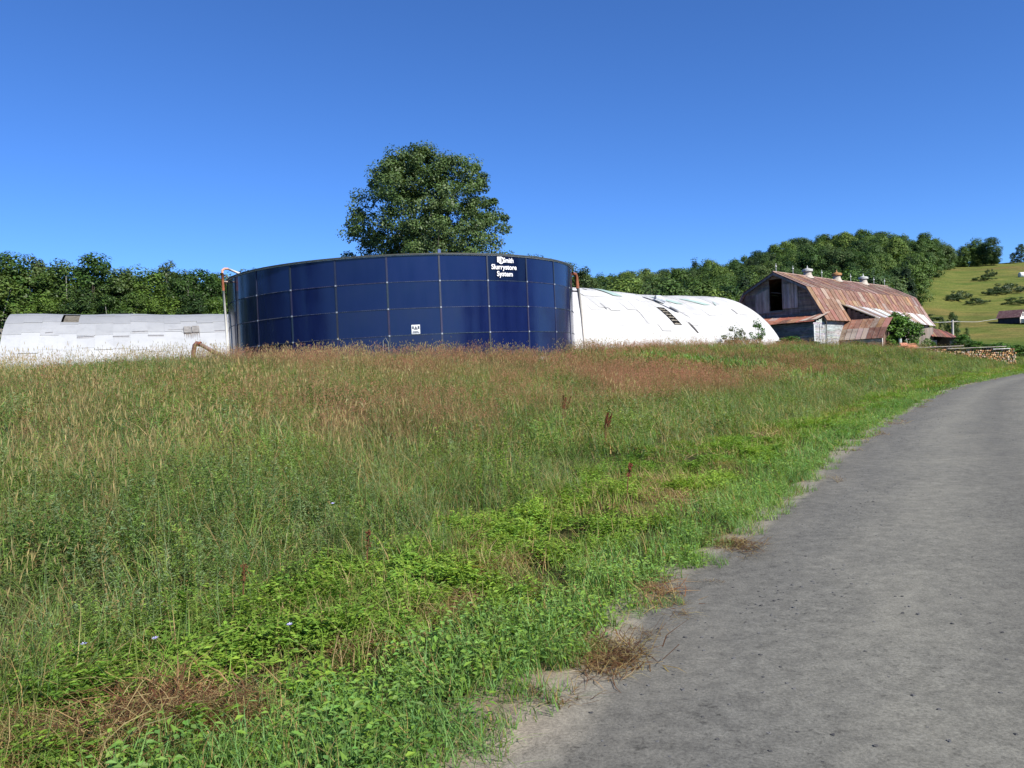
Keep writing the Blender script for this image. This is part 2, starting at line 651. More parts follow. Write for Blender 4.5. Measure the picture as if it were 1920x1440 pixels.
# plant patches ----------------------------------------------------
class Patch:
    def __init__(self):
        self.v, self.f, self.c = [], [], []

    def blade(self, x, y, h, az, bend, w, c, z0=0.0, tipc=None, segs=3):
        """one tapering, bending grass blade"""
        dx, dy = math.cos(az), math.sin(az)
        sx, sy = -dy, dx
        n0 = len(self.v)
        for i in range(segs + 1):
            t = i / segs
            o = bend * h * t * t
            z = z0 + h * t * (1 - .35 * bend * t)
            ww = w * (1 - t) ** .7 * (.8 + .4 * (t < .6)) * .5
            if i == segs:
                self.v.append((x + dx * o, y + dy * o, z))
            else:
                self.v.append((x + dx * o + sx * ww, y + dy * o + sy * ww, z))
                self.v.append((x + dx * o - sx * ww, y + dy * o - sy * ww, z))
        for i in range(segs):
            cc = c if (tipc is None or i < segs - 1) else tipc
            a = n0 + 2 * i
            if i < segs - 1:
                self.f.append((a, a + 1, a + 3, a + 2))
            else:
                self.f.append((a, a + 1, a + 2))
            self.c.append(cc)
        o = bend * h
        return (x + dx * o, y + dy * o, z0 + h * (1 - .35 * bend))

    def leaf(self, p, d, up, L, w, c):
        """pointed oval leaf folded along its midrib"""
        p, d, up = Vector(p), Vector(d).normalized(), Vector(up)
        s = d.cross(up)
        if s.length < 1e-4:
            s = Vector((1, 0, 0))
        s.normalize()
        u = s.cross(d)
        n0 = len(self.v)
        for q in (p, p + d * L * .45 + s * w * .5 + u * w * .12, p + d * L - u * L * .12, p + d * L * .45 - s * w * .5 + u * w * .12):
            self.v.append(tuple(q))
        self.f += [(n0, n0 + 1, n0 + 2), (n0, n0 + 2, n0 + 3)]
        self.c += [c, c]

    def chip(self, p, d, L, w, c):
        d = Vector(d).normalized()
        s = d.cross(Vector((random.uniform(-1, 1), random.uniform(-1, 1), random.uniform(-1, 1))))
        if s.length < 1e-3:
            return
        s.normalize()
        p = Vector(p)
        n0 = len(self.v)
        self.v += [tuple(p), tuple(p + d * L * .5 + s * w), tuple(p + d * L), tuple(p + d * L * .5 - s * w)]
        self.f.append((n0, n0 + 1, n0 + 2, n0 + 3))
        self.c.append(c)

    def mesh(self, name, m=None):
        me = bpy.data.meshes.new(name)
        me.from_pydata(self.v, [], self.f)
        me.materials.append(m or M_GRASS)
        a = me.attributes.new('tone', 'FLOAT_COLOR', 'FACE')
        arr = np.ones((len(self.f), 4), np.float32)
        arr[:, :3] = np.clip(np.array(self.c, np.float32), 0.004, 1)
        a.data.foreach_set('color', arr.ravel())
        me.update()
        return me


U = random.uniform
G = random.gauss


def jc(c, a=.18):
    k = 1 + U(-a, a)
    return tuple(x * k * (1 + U(-.08, .08)) for x in c)


def disc(r):
    a, q = U(0, 6.283), r * math.sqrt(random.random())
    return q * math.cos(a), q * math.sin(a)


C_LUSH = (.18, .3, .042)
C_VERGE = (.165, .29, .075)
C_GREEN = (.165, .27, .058)
C_GREY = (.2, .28, .13)
C_TAN = (.42, .34, .16)
C_STRAW = (.36, .26, .11)
C_RED = (.4, .2, .12)
C_RUST = (.17, .06, .025)
C_DARK = (.115, .185, .045)


def grass_patch(n, r, h0, h1, w, cols, bend=(.1, .7), tan=.12):
    P = Patch()
    for _ in range(n):
        x, y = disc(r)
        c = jc(random.choice(cols))
        if random.random() < tan:
            c = jc(random.choice((C_TAN, C_STRAW)))
        P.blade(x, y, U(h0, h1), U(0, 6.283), U(*bend), w * U(.7, 1.3), c, tipc=jc(C_STRAW) if random.random() < .12 else None)
    return P


def add_stalks(P, n, r, h0, h1, w, head, hc, sc, hl=.1):
    for _ in range(n):
        x, y = disc(r)
        h = U(h0, h1)
        az, bd = U(0, 6.283), U(.03, .28)
        t = P.blade(x, y, h, az, bd, w, jc(sc))
        d = Vector((math.cos(az) * bd, math.sin(az) * bd, 1)).normalized()
        t = Vector(t)
        if head == 'spike':
            L = hl * U(.7, 1.3)
            for k in range(3):
                P.chip(t - d * L * .3, d + Vector((G(0, .04), G(0, .04), 0)), L, w * .95, jc(hc))
        else:
            L = hl * U(.7, 1.4)
            for k in range(int(head)):
                u = random.random()
                rr = L * .42 * (1 - u) * U(.2, 1)
                a = U(0, 6.283)
                q = t + d * (u - .75) * L + Vector((math.cos(a) * rr, math.sin(a) * rr, 0))
                P.chip(q, (math.cos(a), math.sin(a), U(.4, 1.4)), w * U(3, 6), w * U(.5, .9), jc(hc, .25))
    return P


def forb_patch(n, r, h0, h1, nl, L, w, cols, base=0):
    P = Patch()
    for _ in range(n):
        x, y = disc(r)
        h = U(h0, h1)
        az, bd = U(0, 6.283), U(.05, .4)
        c = random.choice(cols)
        P.blade(x, y, h, az, bd, .006 + .004 * (w > .03), jc(c))
        for k in range(nl):
            t = U(.15, 1) ** .8
            o = bd * h * t * t
            q = (x + math.cos(az) * o, y + math.sin(az) * o, h * t * (1 - .35 * bd * t))
            a = U(0, 6.283)
            P.leaf(q, (math.cos(a), math.sin(a), U(-.1, .9)), (G(0, .4), G(0, .4), 1), L * U(.6, 1.3) * (1.15 - .5 * t), w * U(.7, 1.2), jc(c, .25))
    return P


def fern_patch(n, r):
    """low lacy leaves of the mown swath"""
    P = Patch()
    for _ in range(n):
        x, y = disc(r)
        c = random.choice((C_LUSH, C_LUSH, (.22, .34, .045), (.15, .29, .045)))
        for lf in range(random.randint(3, 5)):
            a = U(0, 6.283)
            h, R = U(.07, .2), U(.1, .24)
            P.blade(x, y, h, a, R / h * .8, .004, jc(c))
            for k in range(random.randint(12, 18)):
                t = U(.25, 1.05)
                o = R * .8 * t * t
                wd = (1.1 - t) * .13
                q = (x + math.cos(a) * o - math.sin(a) * U(-wd, wd), y + math.sin(a) * o + math.cos(a) * U(-wd, wd), h * t * (1 - .2 * t) + U(-.015, .02))
                aa = a + U(-1.2, 1.2)
                P.leaf(q, (math.cos(aa), math.sin(aa), U(-.1, .4)), (G(0, .35), G(0, .35), 1), U(.03, .06), U(.014, .026), jc(c, .25))
    return P


def broad_patch(n, r, L=.09, h=(.06, .2)):
    P = Patch()
    for _ in range(n):
        x, y = disc(r)
        c = random.choice((C_VERGE, C_LUSH, (.14, .28, .06), (.19, .32, .06)))
        for k in range(random.randint(4, 7)):
            a = U(0, 6.283)
            z = U(*h)
            o = U(.01, .07)
            P.blade(x, y, z, a, o / z, .004, jc(c))
            P.leaf((x + math.cos(a) * o, y + math.sin(a) * o, z * .9), (math.cos(a), math.sin(a), U(-.3, .5)), (G(0, .3), G(0, .3), 1), L * U(.6, 1.25), L * U(.4, .62), jc(c, .2))
    return P


def thatch_patch(n, r, cols, h=.05, w=.005):
    P = Patch()
    for _ in range(n):
        x, y = disc(r)
        a = U(0, 6.283)
        L = U(.1, .38)
        z = U(.005, h)
        d = Vector((math.cos(a), math.sin(a), U(-.05, .25)))
        s = Vector((-math.sin(a), math.cos(a), 0)) * w * U(.5, 1.2)
        p0 = Vector((x, y, z))
        p1 = p0 + d * L * .5 + Vector((G(0, .02), G(0, .02), U(0, .02)))
        p2 = p0 + d * L + Vector((G(0, .04), G(0, .04), -.02))
        n0 = len(P.v)
        P.v += [tuple(q) for q in (p0 - s, p0 + s, p1 + s, p1 - s, p2)]
        P.f += [(n0, n0 + 1, n0 + 2, n0 + 3), (n0 + 3, n0 + 2, n0 + 4)]
        c = jc(random.choice(cols), .25)
        P.c += [c, c]
    return P

# ------------------------------------------------------------------ meadow, verge and thatch
L_P = Vector((-41.1, 68.6, 2.3))
L_U = Vector((.92, .392, 0)).normalized()
R_U = Vector((.705, .709, 0)).normalized()
R_P = Vector((5.71, 72.5, 2.2))
B_U = Vector((.697, .717, 0)).normalized()
B_N = Vector((B_U.y, -B_U.x, 0))
B_P = Vector((30.78, 95, 2.3))


def inside_building(X, Y):
    m = (X - TC.x) ** 2 + (Y - TC.y) ** 2 < (TR + .12) ** 2
    for P, Uv, t0, t1, w in ((L_P, L_U, -.2, 20, 8.4), (R_P, R_U, -9.6, 23.2, 7.9), (B_P, B_U, -3, 34, 5.6), (B_P, B_U, 3.4, 9, 10.4)):
        n = (Uv.y, -Uv.x)
        t = (X - P.x) * Uv.x + (Y - P.y) * Uv.y
        q = (X - P.x) * n[0] + (Y - P.y) * n[1]
        m |= (t > t0) & (t < t1) & (np.abs(q) < w) if w < 9 else (t > t0) & (t < t1) & (q > 0) & (q < w)
    m |= (Y > 55) & (X > -18) & (X < 2.5)
    m |= (Y > 72) & (X < -17)
    return m


def sample(y0, y1, dens, margin=2.0):
    w0, w1 = .7 * y0 + margin, .7 * y1 + margin
    n = int((w0 + w1) * (y1 - y0) * dens)
    Y = np.sqrt(RNG.uniform(y0 ** 2 + 9, y1 ** 2 + 9, int(n * 1.0))) if y0 > 5 else RNG.uniform(y0, y1, n)
    Y = np.clip(Y, y0, y1)
    X = RNG.uniform(-1, 1, n) * (.7 * Y + margin)
    S, L = road_s(X, Y)
    keep = (S > -.6) & ~inside_building(X, Y)
    X, Y, S, L = X[keep], Y[keep], S[keep], L[keep]
    return X, Y, S, L, height(X, Y, S)


BUCK = {}


def put(kind, X, Y, Z, which, size, dz=0.0):
    n = len(X)
    if n == 0:
        return
    patch = (fbm(X * .45, Y * .3, 77, 3) - .5) * 2.2 + .5
    BUCK.setdefault(kind, []).append((np.stack([X, Y, Z + dz], 1), RNG.uniform(0, 6.283, n), size, which, np.clip(.45 * RNG.uniform(0, 1, n) + .55 * patch, 0, 1)))


LODS = ((-1.5, 13, 0), (13, 34, 1), (34, 108, 2))
MEADOW = ('tall_grass', 'tan_seed_grass', 'brown_seed_grass', 'leafy_weeds')


def swath_edge(L, Y, X):
    """outer edge of the mown strip: where the tall growth begins"""
    e = 2.1 + .7 * sstep(6.5, 10, Y) + .7 * (fbm(L * .35, 2.2, 31) - .5) * 2
    return e - .9 * sstep(12, 26, Y) + 1.1 * sstep(30, 60, Y)


for (y0, y1, lod) in LODS:
    dens = (17, 6.0, 2.1)[lod]
    X, Y, S, L, Z = sample(y0, y1, dens, 2.6 if lod < 2 else 4)
    edge = swath_edge(L, Y, X)
    b = X / np.maximum(Y, 4)
    tall = S > edge + RNG.normal(0, .18, len(S))
    nA = fbm(X * .35, Y * .35, 41, 3)
    nB = fbm(X * .16 + 9, Y * .16, 52, 3)
    nC = fbm(X * .6, Y * .6, 63, 2)
    red = 1.8 * sstep(4.8, 8.8, S) * np.clip(np.exp(-((b - .12) / .29) ** 2) * 1.15 + .04, 0, 1) * (.35 + 1.5 * sstep(.38, .62, nB)) * (1 - .85 * sstep(46, 60, Y) * (b > .2))
    tanw = (.14 + .75 * sstep(.48, .7, nA)) * (.4 + .6 * sstep(4, 12, S)) + .5 * sstep(30, 44, Y) * (b < .1)
    weed = (.5 * sstep(.45, .65, nC)) * (sstep(17, 9, S) + .5 * sstep(-.15, -.35, b)) + .15
    grs = .42 + .5 * sstep(.5, .3, nB) + .6 * sstep(40, 60, Y) * (b > .25)
    # one fresh green island in the brown field
    isl = np.exp(-(((X - 10.5) / 4.2) ** 2 + ((Y - 48) / 1.6) ** 2))
    red = red * (1 - isl)
    tanw = tanw * (1 - isl)
    Wt = np.stack([grs, tanw, red, weed], 1)
    Wt /= Wt.sum(1)[:, None]
    k = (RNG.uniform(0, 1, len(X))[:, None] > np.cumsum(Wt, 1)).sum(1).clip(0, 3)
    nv = 4
    which = RNG.integers(0, nv, len(X)) + nv * lod
    size = RNG.uniform(.72, 1.15, len(X)) * (.62 + .38 * sstep(0, 2.2, S - edge)) * (1 - .35 * isl) * (1 - .2 * sstep(.3, .5, b) * sstep(30, 60, Y))
    for j, nm in enumerate(MEADOW):
        m = tall & (k == j)
        put(nm, X[m], Y[m], Z[m], which[m], size[m])
    # bottom growth among the tall stems, the swath and the verge
    X, Y, S, L, Z = sample(y0, y1, (26, 10, 2.6)[lod] if lod < 2 else 2.4, 2.6)
    edge = swath_edge(L, Y, X)
    n1 = fbm(X * 1.1, Y * 1.1, 71, 3)
    n2 = fbm(X * .5, Y * .5, 82, 3)
    vw = .95 + .55 * (fbm(L * .8, 6.1, 90) - .5)
    w_ = RNG.integers(0, 3, len(X)) + 3 * lod
    heap = (((X + 1.6) / .3) ** 2 + ((Y - 3.86) / .13) ** 2 < 1) | (((X + 1.8) / .18) ** 2 + ((Y - 3.55) / .16) ** 2 < 1)
    r = RNG.uniform(0, 1, len(X))
    inv = (S < vw) & (S > -.17 - .05 * sstep(5, 3.6, Y) + .22 * (fbm(L * 1.6, .3, 17) - .4) + .1 * r)
    sz = RNG.uniform(.7, 1.15, len(X)) * (.55 + .45 * sstep(-.25, .25, S))
    m = inv & (r < .84)
    put('verge_grass', X[m], Y[m], Z[m], w_[m], sz[m])
    m = inv & (r >= .7 - .5 * sstep(.5, .7, n2)) & (S > .08)
    put('low_broad_leaves', X[m], Y[m], Z[m], w_[m], sz[m])
    sw = (S >= vw) & (S < edge + .35)
    fern = sw & (n1 > .43) & (r < .66) & ~heap
    put('low_lacy_leaves', X[fern], Y[fern], Z[fern], w_[fern], RNG.uniform(.65, 1.1, fern.sum()))
    th = sw & (n1 <= .46) & (r < .5)
    put('dry_thatch', X[th], Y[th], Z[th] + .01, w_[th], RNG.uniform(.6, 1.1, th.sum()))
    sg = sw & ((r > .5) | (n1 < .45)) & ~heap
    put('short_grass', X[sg], Y[sg], Z[sg], w_[sg], RNG.uniform(.6, 1.2, sg.sum()))
    eg = (S > -.38) & (S < .0) & (fbm(L * 1.3, 4.4, 12, 3) > .5) & (r < .4)
    put('dry_thatch', X[eg], Y[eg], Z[eg] + .012, w_[eg], RNG.uniform(.35, .75, eg.sum()))

n = 420
X = 10.8 + RNG.normal(0, 2.3, n)
Y = 47.5 + RNG.normal(0, .7, n)
put('verge_grass', X, Y, height(X, Y), RNG.integers(6, 9, n), RNG.uniform(2.0, 2.7, n), .1)
# a heap of raked dry stems and a few dry patches in the swath
for (cx, cy, rx, ry, n) in ((-1.6, 3.88, .3, .11, 40), (-1.8, 3.58, .2, .15, 22), (-.9, 4.9, .25, .1, 10), (.42, 4.55, .12, .24, 16), (.97, 5.8, .07, .25, 9), (1.85, 7.1, .07, .3, 10), (-.5, 5.7, .3, .12, 10)):
    X = cx + RNG.normal(0, rx, n) * .6
    Y = cy + RNG.normal(0, ry, n) * .6
    S, L = road_s(X, Y)
    put('dry_thatch', X, Y, height(X, Y, S) + RNG.uniform(.0, .1 if cx < -1.5 else .02, n), RNG.integers(0, 3, n), RNG.uniform(.5, .9, n))

LODW = (1.0, 1.75, 3.6)
PL = {k: [] for k in MEADOW + ('verge_grass', 'low_broad_leaves', 'low_lacy_leaves', 'dry_thatch', 'short_grass')}
for lod in range(3):
    W = LODW[lod]
    rad = (.3, .46, .8)[lod]
    for v in range(4):
        PL['tall_grass'].append(grass_patch((64, 60, 70)[lod], rad, .35, .85, .0075 * W, [C_GREEN, C_GREEN, C_GREY, (.13, .2, .05)], (.15, 1.7), .16).mesh('grass'))
        if lod < 2:
            wide = grass_patch(14, rad, .4, .75, .014 * W, [C_GREEN, (.21, .28, .08), (.16, .25, .07)], (.5, 2.0), .2)
            me_ = PL['tall_grass'].pop()
            bpy.data.meshes.remove(me_)
            q0 = grass_patch((58, 54)[lod], rad, .35, .85, .0075 * W, [C_GREEN, C_GREEN, C_GREY, (.12, .24, .06)], (.15, 1.7), .24)
            n0 = len(q0.v)
            q0.v += wide.v
            q0.f += [tuple(i + n0 for i in f) for f in wide.f]
            q0.c += wide.c
            PL['tall_grass'].append(q0.mesh('grass'))
        q = grass_patch((30, 30, 34)[lod], rad, .3, .7, .0075 * W, [C_GREEN, C_GREY, (.22, .23, .08)], (.15, 1.6), .32)
        add_stalks(q, (16, 16, 22)[lod], rad, .75, 1.1, .0035 * W, 'spike', C_TAN, (.2, .18, .07), .1)
        PL['tan_seed_grass'].append(q.mesh('grass'))
        q = grass_patch((22, 20, 20)[lod], rad, .25, .6, .007 * W, [C_GREEN, (.2, .2, .07), C_STRAW], (.15, 1.4), .3)
        add_stalks(q, (24, 24, 30)[lod], rad, .6, .98, .003 * W, (26, 15, 9)[lod], C_RED, (.2, .14, .07), .17)
        PL['brown_seed_grass'].append(q.mesh('grass'))
        cl = ([C_GREY, (.19, .25, .09)], [C_DARK, (.15, .22, .05)], [C_GREY, C_GREEN, C_STRAW], [(.17, .26, .055), (.21, .3, .06)])[v]
        PL['leafy_weeds'].append(forb_patch((15, 14, 14)[lod], rad, .35, .78, (26, 16, 9)[lod], .055 * (1, 1.5, 2.7)[lod], .012 * (1, 1.5, 2.7)[lod] * (1, 1.6, 1.2, 1.4)[v], cl).mesh('weed'))
    for v in range(3):
        PL['verge_grass'].append(grass_patch((90, 70, 60)[lod], (.2, .3, .6)[lod], .08, .26, .006 * W, [C_VERGE, C_VERGE, (.17, .33, .11), C_LUSH], (.2, 1.3), .08).mesh('grass'))
        PL['low_broad_leaves'].append(broad_patch((15, 13, 12)[lod], (.22, .3, .6)[lod], .042 * (1, 1.3, 2.4)[lod]).mesh('leaves'))
        PL['low_lacy_leaves'].append(fern_patch((9, 14, 22)[lod], (.2, .35, .7)[lod]).mesh('leaves'))
        PL['dry_thatch'].append(thatch_patch((60, 50, 50)[lod], (.24, .35, .7)[lod], [C_STRAW, C_TAN, (.17, .085, .04), (.13, .06, .03)], .05, .0032 * W).mesh('thatch'))
        PL['short_grass'].append(grass_patch((46, 44, 40)[lod], (.2, .3, .6)[lod], .1, .34, .0055 * W, [C_GREEN, (.2, .27, .06), C_LUSH], (.2, 1.3), .36).mesh('grass'))
LBL = {'tall_grass': ('tall green and grey-green meadow grass covering the bank', 'grass'),
       'tan_seed_grass': ('tan grass stalks with narrow seed heads in the meadow', 'grass'),
       'brown_seed_grass': ('purple-brown feathery seed grass across the upper meadow', 'grass'),
       'leafy_weeds': ('small-leaved grey-green weeds filling the lower bank', 'weeds'),
       'verge_grass': ('short bright grass strip along the gravel road edge', 'grass'),
       'low_broad_leaves': ('low broad-leaved plants in the road verge', 'weeds'),
       'low_lacy_leaves': ('low lacy bright green leaves between verge and tall grass', 'weeds'),
       'dry_thatch': ('dry brown cut stems lying on the ground and road edge', 'thatch'),
       'short_grass': ('short patchy regrowth grass in the mown strip', 'grass')}
for nm, parts in BUCK.items():
    pos, yaw, scl, idx, tint = [np.concatenate([q[i] for q in parts]) for i in range(5)]
    scatter(nm, LBL[nm][0], LBL[nm][1], PL[nm], pos, yaw, scl, idx, tint, .22 if nm == 'dry_thatch' else .17)

# loose stones on the road
ST = []
M_STONE = tone_mat('road_stone', .95, .1, 40, .4, 0)
for k in range(5):
    q = MB()
    rr = [U(.7, 1.2) for _ in range(14)]
    V = []
    ring = [(0, 0, .7)]
    for i in range(7):
        a = i / 7 * 6.283
        V.append((math.cos(a) * rr[i], math.sin(a) * rr[i] * .8, 0))
    T = [(math.cos(i / 7 * 6.283 + .3) * rr[7 + i] * .6, math.sin(i / 7 * 6.283 + .3) * rr[7 + i] * .5, .55 * rr[7 + i]) for i in range(7)]
    cc = (U(.04, .24),) * 3
    for i in range(7):
        j = (i + 1) % 7
        q.poly([V[i], V[j], T[j], T[i]], cc)
    q.poly(T, cc)
    ST.append(q.mesh('stone', M_STONE))
n = 5200
Ls = RNG.uniform(0, 1, n) ** 1.6 * 30 + np.interp(1.2, ROAD[:, 1], ROAD_L)
Sv = np.where(RNG.uniform(0, 1, n) < .5, RNG.normal(-.75, .35, n), RNG.uniform(-6.4, -.1, n))
Sv = np.clip(Sv, -6.5, .1)
cx = np.interp(Ls, ROAD_L, ROAD[:, 0])
cy = np.interp(Ls, ROAD_L, ROAD[:, 1])
dx = np.interp(Ls + .1, ROAD_L, ROAD[:, 0]) - cx
dy = np.interp(Ls + .1, ROAD_L, ROAD[:, 1]) - cy
dl = np.hypot(dx, dy)
zz = .006 + .05 * (1 - ((Sv + 3.3) / 3.75) ** 2)
scatter('road_pebbles', 'small dark and pale pebbles loose on the gravel road', 'pebbles', ST,
        np.stack([cx - dy / dl * Sv, cy + dx / dl * Sv, zz], 1), RNG.uniform(0, 6.283, n), RNG.uniform(.4, 1, n) ** 4 * .015 + .0035, RNG.integers(0, 5, n), RNG.uniform(0, 1, n), .1)

# ------------------------------------------------------------------ blue slurry tank
BASE_Z, ROW_H, NPAN = 2.3, 1.4, 25
RIM_Z = 8.04


def tank_pt(phi, r, z):
    x = TC.x + r * math.sin(phi)
    return Vector((x, TC.y - r * math.cos(phi), z + .014 * (x - TC.x)))


PH0 = math.radians(2.6)
DPH = 2 * math.pi / NPAN
tank = empty('slurry_tank', (TC.x, TC.y, BASE_Z))
tag(tank, 'huge round dark blue steel slurry tank on top of the grassy bank', 'tank')


def rel(mb, P):
    P = Vector(P)
    mb.v = [tuple(Vector(v) - P) for v in mb.v]
    return mb


def tank_part(mb, name, m, smooth=False, parent=None):
    return rel(mb, tank.location).build(name, m, parent or tank, smooth)


mb = MB()
zs = [BASE_Z - .35] + [RIM_Z - ROW_H * k for k in (4, 3, 2, 1, 0)]
SUBC, SUBR = 6, 4
for k in range(NPAN):
    for r in range(5):
        ta, tb, tc = G(0, .011), G(0, .008), G(0, .004)
        grid = []
        for j in range(SUBR + 1):
            for i in range(SUBC + 1):
                u, v = i / SUBC, j / SUBR
                bulge = .012 * math.sin(u * math.pi) * math.sin(v * math.pi)
                grid.append(tank_pt(PH0 + (k + u) * DPH, TR - .02 + ta * (u - .5) + tb * (v - .5) + tc - bulge * U(.96, 1.04), zs[r] + (zs[r + 1] - zs[r]) * v))
        n0 = len(mb.v)
        mb.v += [tuple(q) for q in grid]
        dk = .5 if (k == 2 and r == 4) else 1 + U(-.08, .08)
        for j in range(SUBR):
            for i in range(SUBC):
                a = n0 + j * (SUBC + 1) + i
                mb.f.append((a, a + 1, a + SUBC + 2, a + SUBC + 1))
                mb.c.append((.0045 * dk, .0095 * dk, .052 * dk))
m_tank, nt, p = mat('blue_enamel')
tone = attr(nt, 'tone').outputs['Color']
st = noise(nt, 1.0, 6, .65, coords(nt, (2.2, 2.2, .35)))
col_ = mix(nt, tone, ramp(nt, st, [(.3, (.86, .88, .9)), (.75, (1.25, 1.22, 1.15))]), 1, 'MULTIPLY')
nt.links.new(col_, p.inputs['Base Color'])
nt.links.new(ramp(nt, st, [(.3, (.1,) * 3), (.8, (.24,) * 3)]), p.inputs['Roughness'])
p.inputs['IOR'].default_value = 1.5
bump(nt, noise(nt, .7, 2, .5, coords(nt)), .06, .1, p)
tank_part(mb, 'shell', m_tank, True)
# inside of the wall
mb = MB()
for k in range(100):
    a0, a1 = k / 100 * 6.28318, (k + 1) / 100 * 6.28318
    mb.poly([tank_pt(a1, TR - .06, BASE_Z), tank_pt(a0, TR - .06, BASE_Z), tank_pt(a0, TR - .06, RIM_Z), tank_pt(a1, TR - .06, RIM_Z)], (.02, .035, .09))
tank_part(mb, 'inner_wall', M_PAINT)
# seams: vertical cover strips and dotted bolt lines
mb = MB()
cs = (.024, .031, .058)
for k in range(NPAN):
    a = PH0 + k * DPH
    w = .045 / TR
    for r in range(5):
        z0, z1 = zs[r] + .01, zs[r + 1] - .01
        A = [tank_pt(a - w, TR + .004, z0), tank_pt(a + w, TR + .004, z0), tank_pt(a + w, TR + .004, z1), tank_pt(a - w, TR + .004, z1)]
        mb.slab(A, .02, tuple(x * U(.75, 1.25) for x in cs))
for r in (1, 2, 3, 4):
    for k in range(NPAN):
        for q in range(1, 26):
            a = PH0 + (k + q / 26) * DPH
            c = (.09, .1, .14) if random.random() < .5 else (.02, .03, .06)
            z = zs[r]
            w = .013 / TR
            P4 = [tank_pt(a - w, TR + .012, z - .013), tank_pt(a + w, TR + .012, z - .013), tank_pt(a + w, TR + .012, z + .013), tank_pt(a - w, TR + .012, z + .013)]
            mb.slab(P4, .03, c)
        a0, a1 = PH0 + k * DPH, PH0 + (k + 1) * DPH
        cc = tuple(x * U(.6, 1.4) for x in (.03, .04, .075))
        for q in range(6):
            b0, b1 = a0 + (a1 - a0) * q / 6 + .0055 * (q == 0), a0 + (a1 - a0) * (q + 1) / 6 - .0055 * (q == 5)
            mb.poly([tank_pt(b0, TR - .004, z - .011), tank_pt(b1, TR - .004, z - .011), tank_pt(b1, TR - .004, z + .011), tank_pt(b0, TR - .004, z + .011)], cc)
tank_part(mb, 'panel_seams', M_PAINT)
for r in (1, 2, 3, 4):
    for k in (-4, -3, -2, -1, 0, 1, 2, 3, 4, 5):
        a = PH0 + k * DPH
        if r == 1 and k < -2:
            continue
        mb = MB()
        w = .042 / TR
        mb.slab([tank_pt(a - w, TR + .03, zs[r] - .04), tank_pt(a + w, TR + .03, zs[r] - .04), tank_pt(a + w, TR + .03, zs[r] + .04), tank_pt(a - w, TR + .03, zs[r] + .04)], .03, (.27, .3, .36))
        tank_part(mb, 'seam_cap', M_PAINT)
mb = MB()
for k in range(150):
    a0, a1 = k / 150 * 6.28318, (k + 1) / 150 * 6.28318
    for (r0, r1, z0, z1, c) in ((TR - .06, TR + .035, RIM_Z - .045, RIM_Z - .006, (.55, .55, .52)), (TR - .1, TR + .075, RIM_Z - .006, RIM_Z + .06, (.05, .055, .05))):
        for quad in ((r1, z0, r1, z1), (r1, z1, r0, z1), (r0, z1, r0, z0), (r0, z0, r1, z0)):
            mb.poly([tank_pt(a0, quad[0], quad[1]), tank_pt(a1, quad[0], quad[1]), tank_pt(a1, quad[2], quad[3]), tank_pt(a0, quad[2], quad[3])], c)
tank_part(mb, 'rim', M_PAINT)
mb = MB()
for k in range(72):
    a0, a1 = k / 72 * 6.28318, (k + 1) / 72 * 6.28318
    mb.poly([tank_pt(a0, TR + .15, BASE_Z - 1), tank_pt(a1, TR + .15, BASE_Z - 1), tank_pt(a1, TR + .15, BASE_Z + .1), tank_pt(a0, TR + .15, BASE_Z + .1)], (.3, .29, .27))
    mb.poly([tank_pt(a0, TR + .15, BASE_Z + .1), tank_pt(a1, TR + .15, BASE_Z + .1), tank_pt(a1, TR - .05, BASE_Z + .12), tank_pt(a0, TR - .05, BASE_Z + .12)], (.32, .31, .28))
tank_part(mb, 'foundation', M_CONC)


def lettering(txt, phi, z, hgt, width, name, bold=.03, sq=1.0):
    cu = bpy.data.curves.new(name, 'FONT')
    cu.body = txt
    cu.align_x = 'CENTER'
    cu.offset = bold
    cu.space_character = sq
    cu.resolution_u = 3
    to = bpy.data.objects.new(name, cu)
    me = bpy.data.meshes.new_from_object(to)
    xs = [v.co.x for v in me.vertices]
    k = width / (max(xs) - min(xs))
    xm = (max(xs) + min(xs)) / 2
    mb = MB()
    mb.v = [tuple(tank_pt(phi + (v.co.x - xm) * k / TR, TR + .035, z + v.co.y * hgt)) for v in me.vertices]
    mb.f = [tuple(pp.vertices) for pp in me.polygons]
    mb.c = [(.8, .8, .82)] * len(mb.f)
    bpy.data.objects.remove(to)
    bpy.data.curves.remove(cu)
    bpy.data.meshes.remove(me)
    return mb


PHL = PH0 + 2.5 * DPH - .026
letters = MB()
for (txt, dz, h, w, dp) in (('Slurrystore', -.78, .38, 1.72, 0), ('System', -1.15, .38, 1.08, .002), ('Smith', -.4, .37, .72, .026)):
    q = lettering(txt, PHL + dp, RIM_Z + dz, h, w, 'lettering', .022)
    n0 = len(letters.v)
    letters.v += q.v
    letters.f += [tuple(i + n0 for i in f) for f in q.f]
    letters.c += q.c


def ring(mb, phi, z, rx, rz, wd, a0=0, a1=6.2832, n=20, c=(.8, .8, .82)):
    for i in range(n):
        t0, t1 = a0 + (a1 - a0) * i / n, a0 + (a1 - a0) * (i + 1) / n
        pt = [(math.cos(t0) * rx, math.sin(t0) * rz), (math.cos(t1) * rx, math.sin(t1) * rz), (math.cos(t1) * (rx - wd), math.sin(t1) * (rz - wd)), (math.cos(t0) * (rx - wd), math.sin(t0) * (rz - wd))]
        mb.poly([tank_pt(phi + x / TR, TR + .036, z + y) for x, y in pt], c)


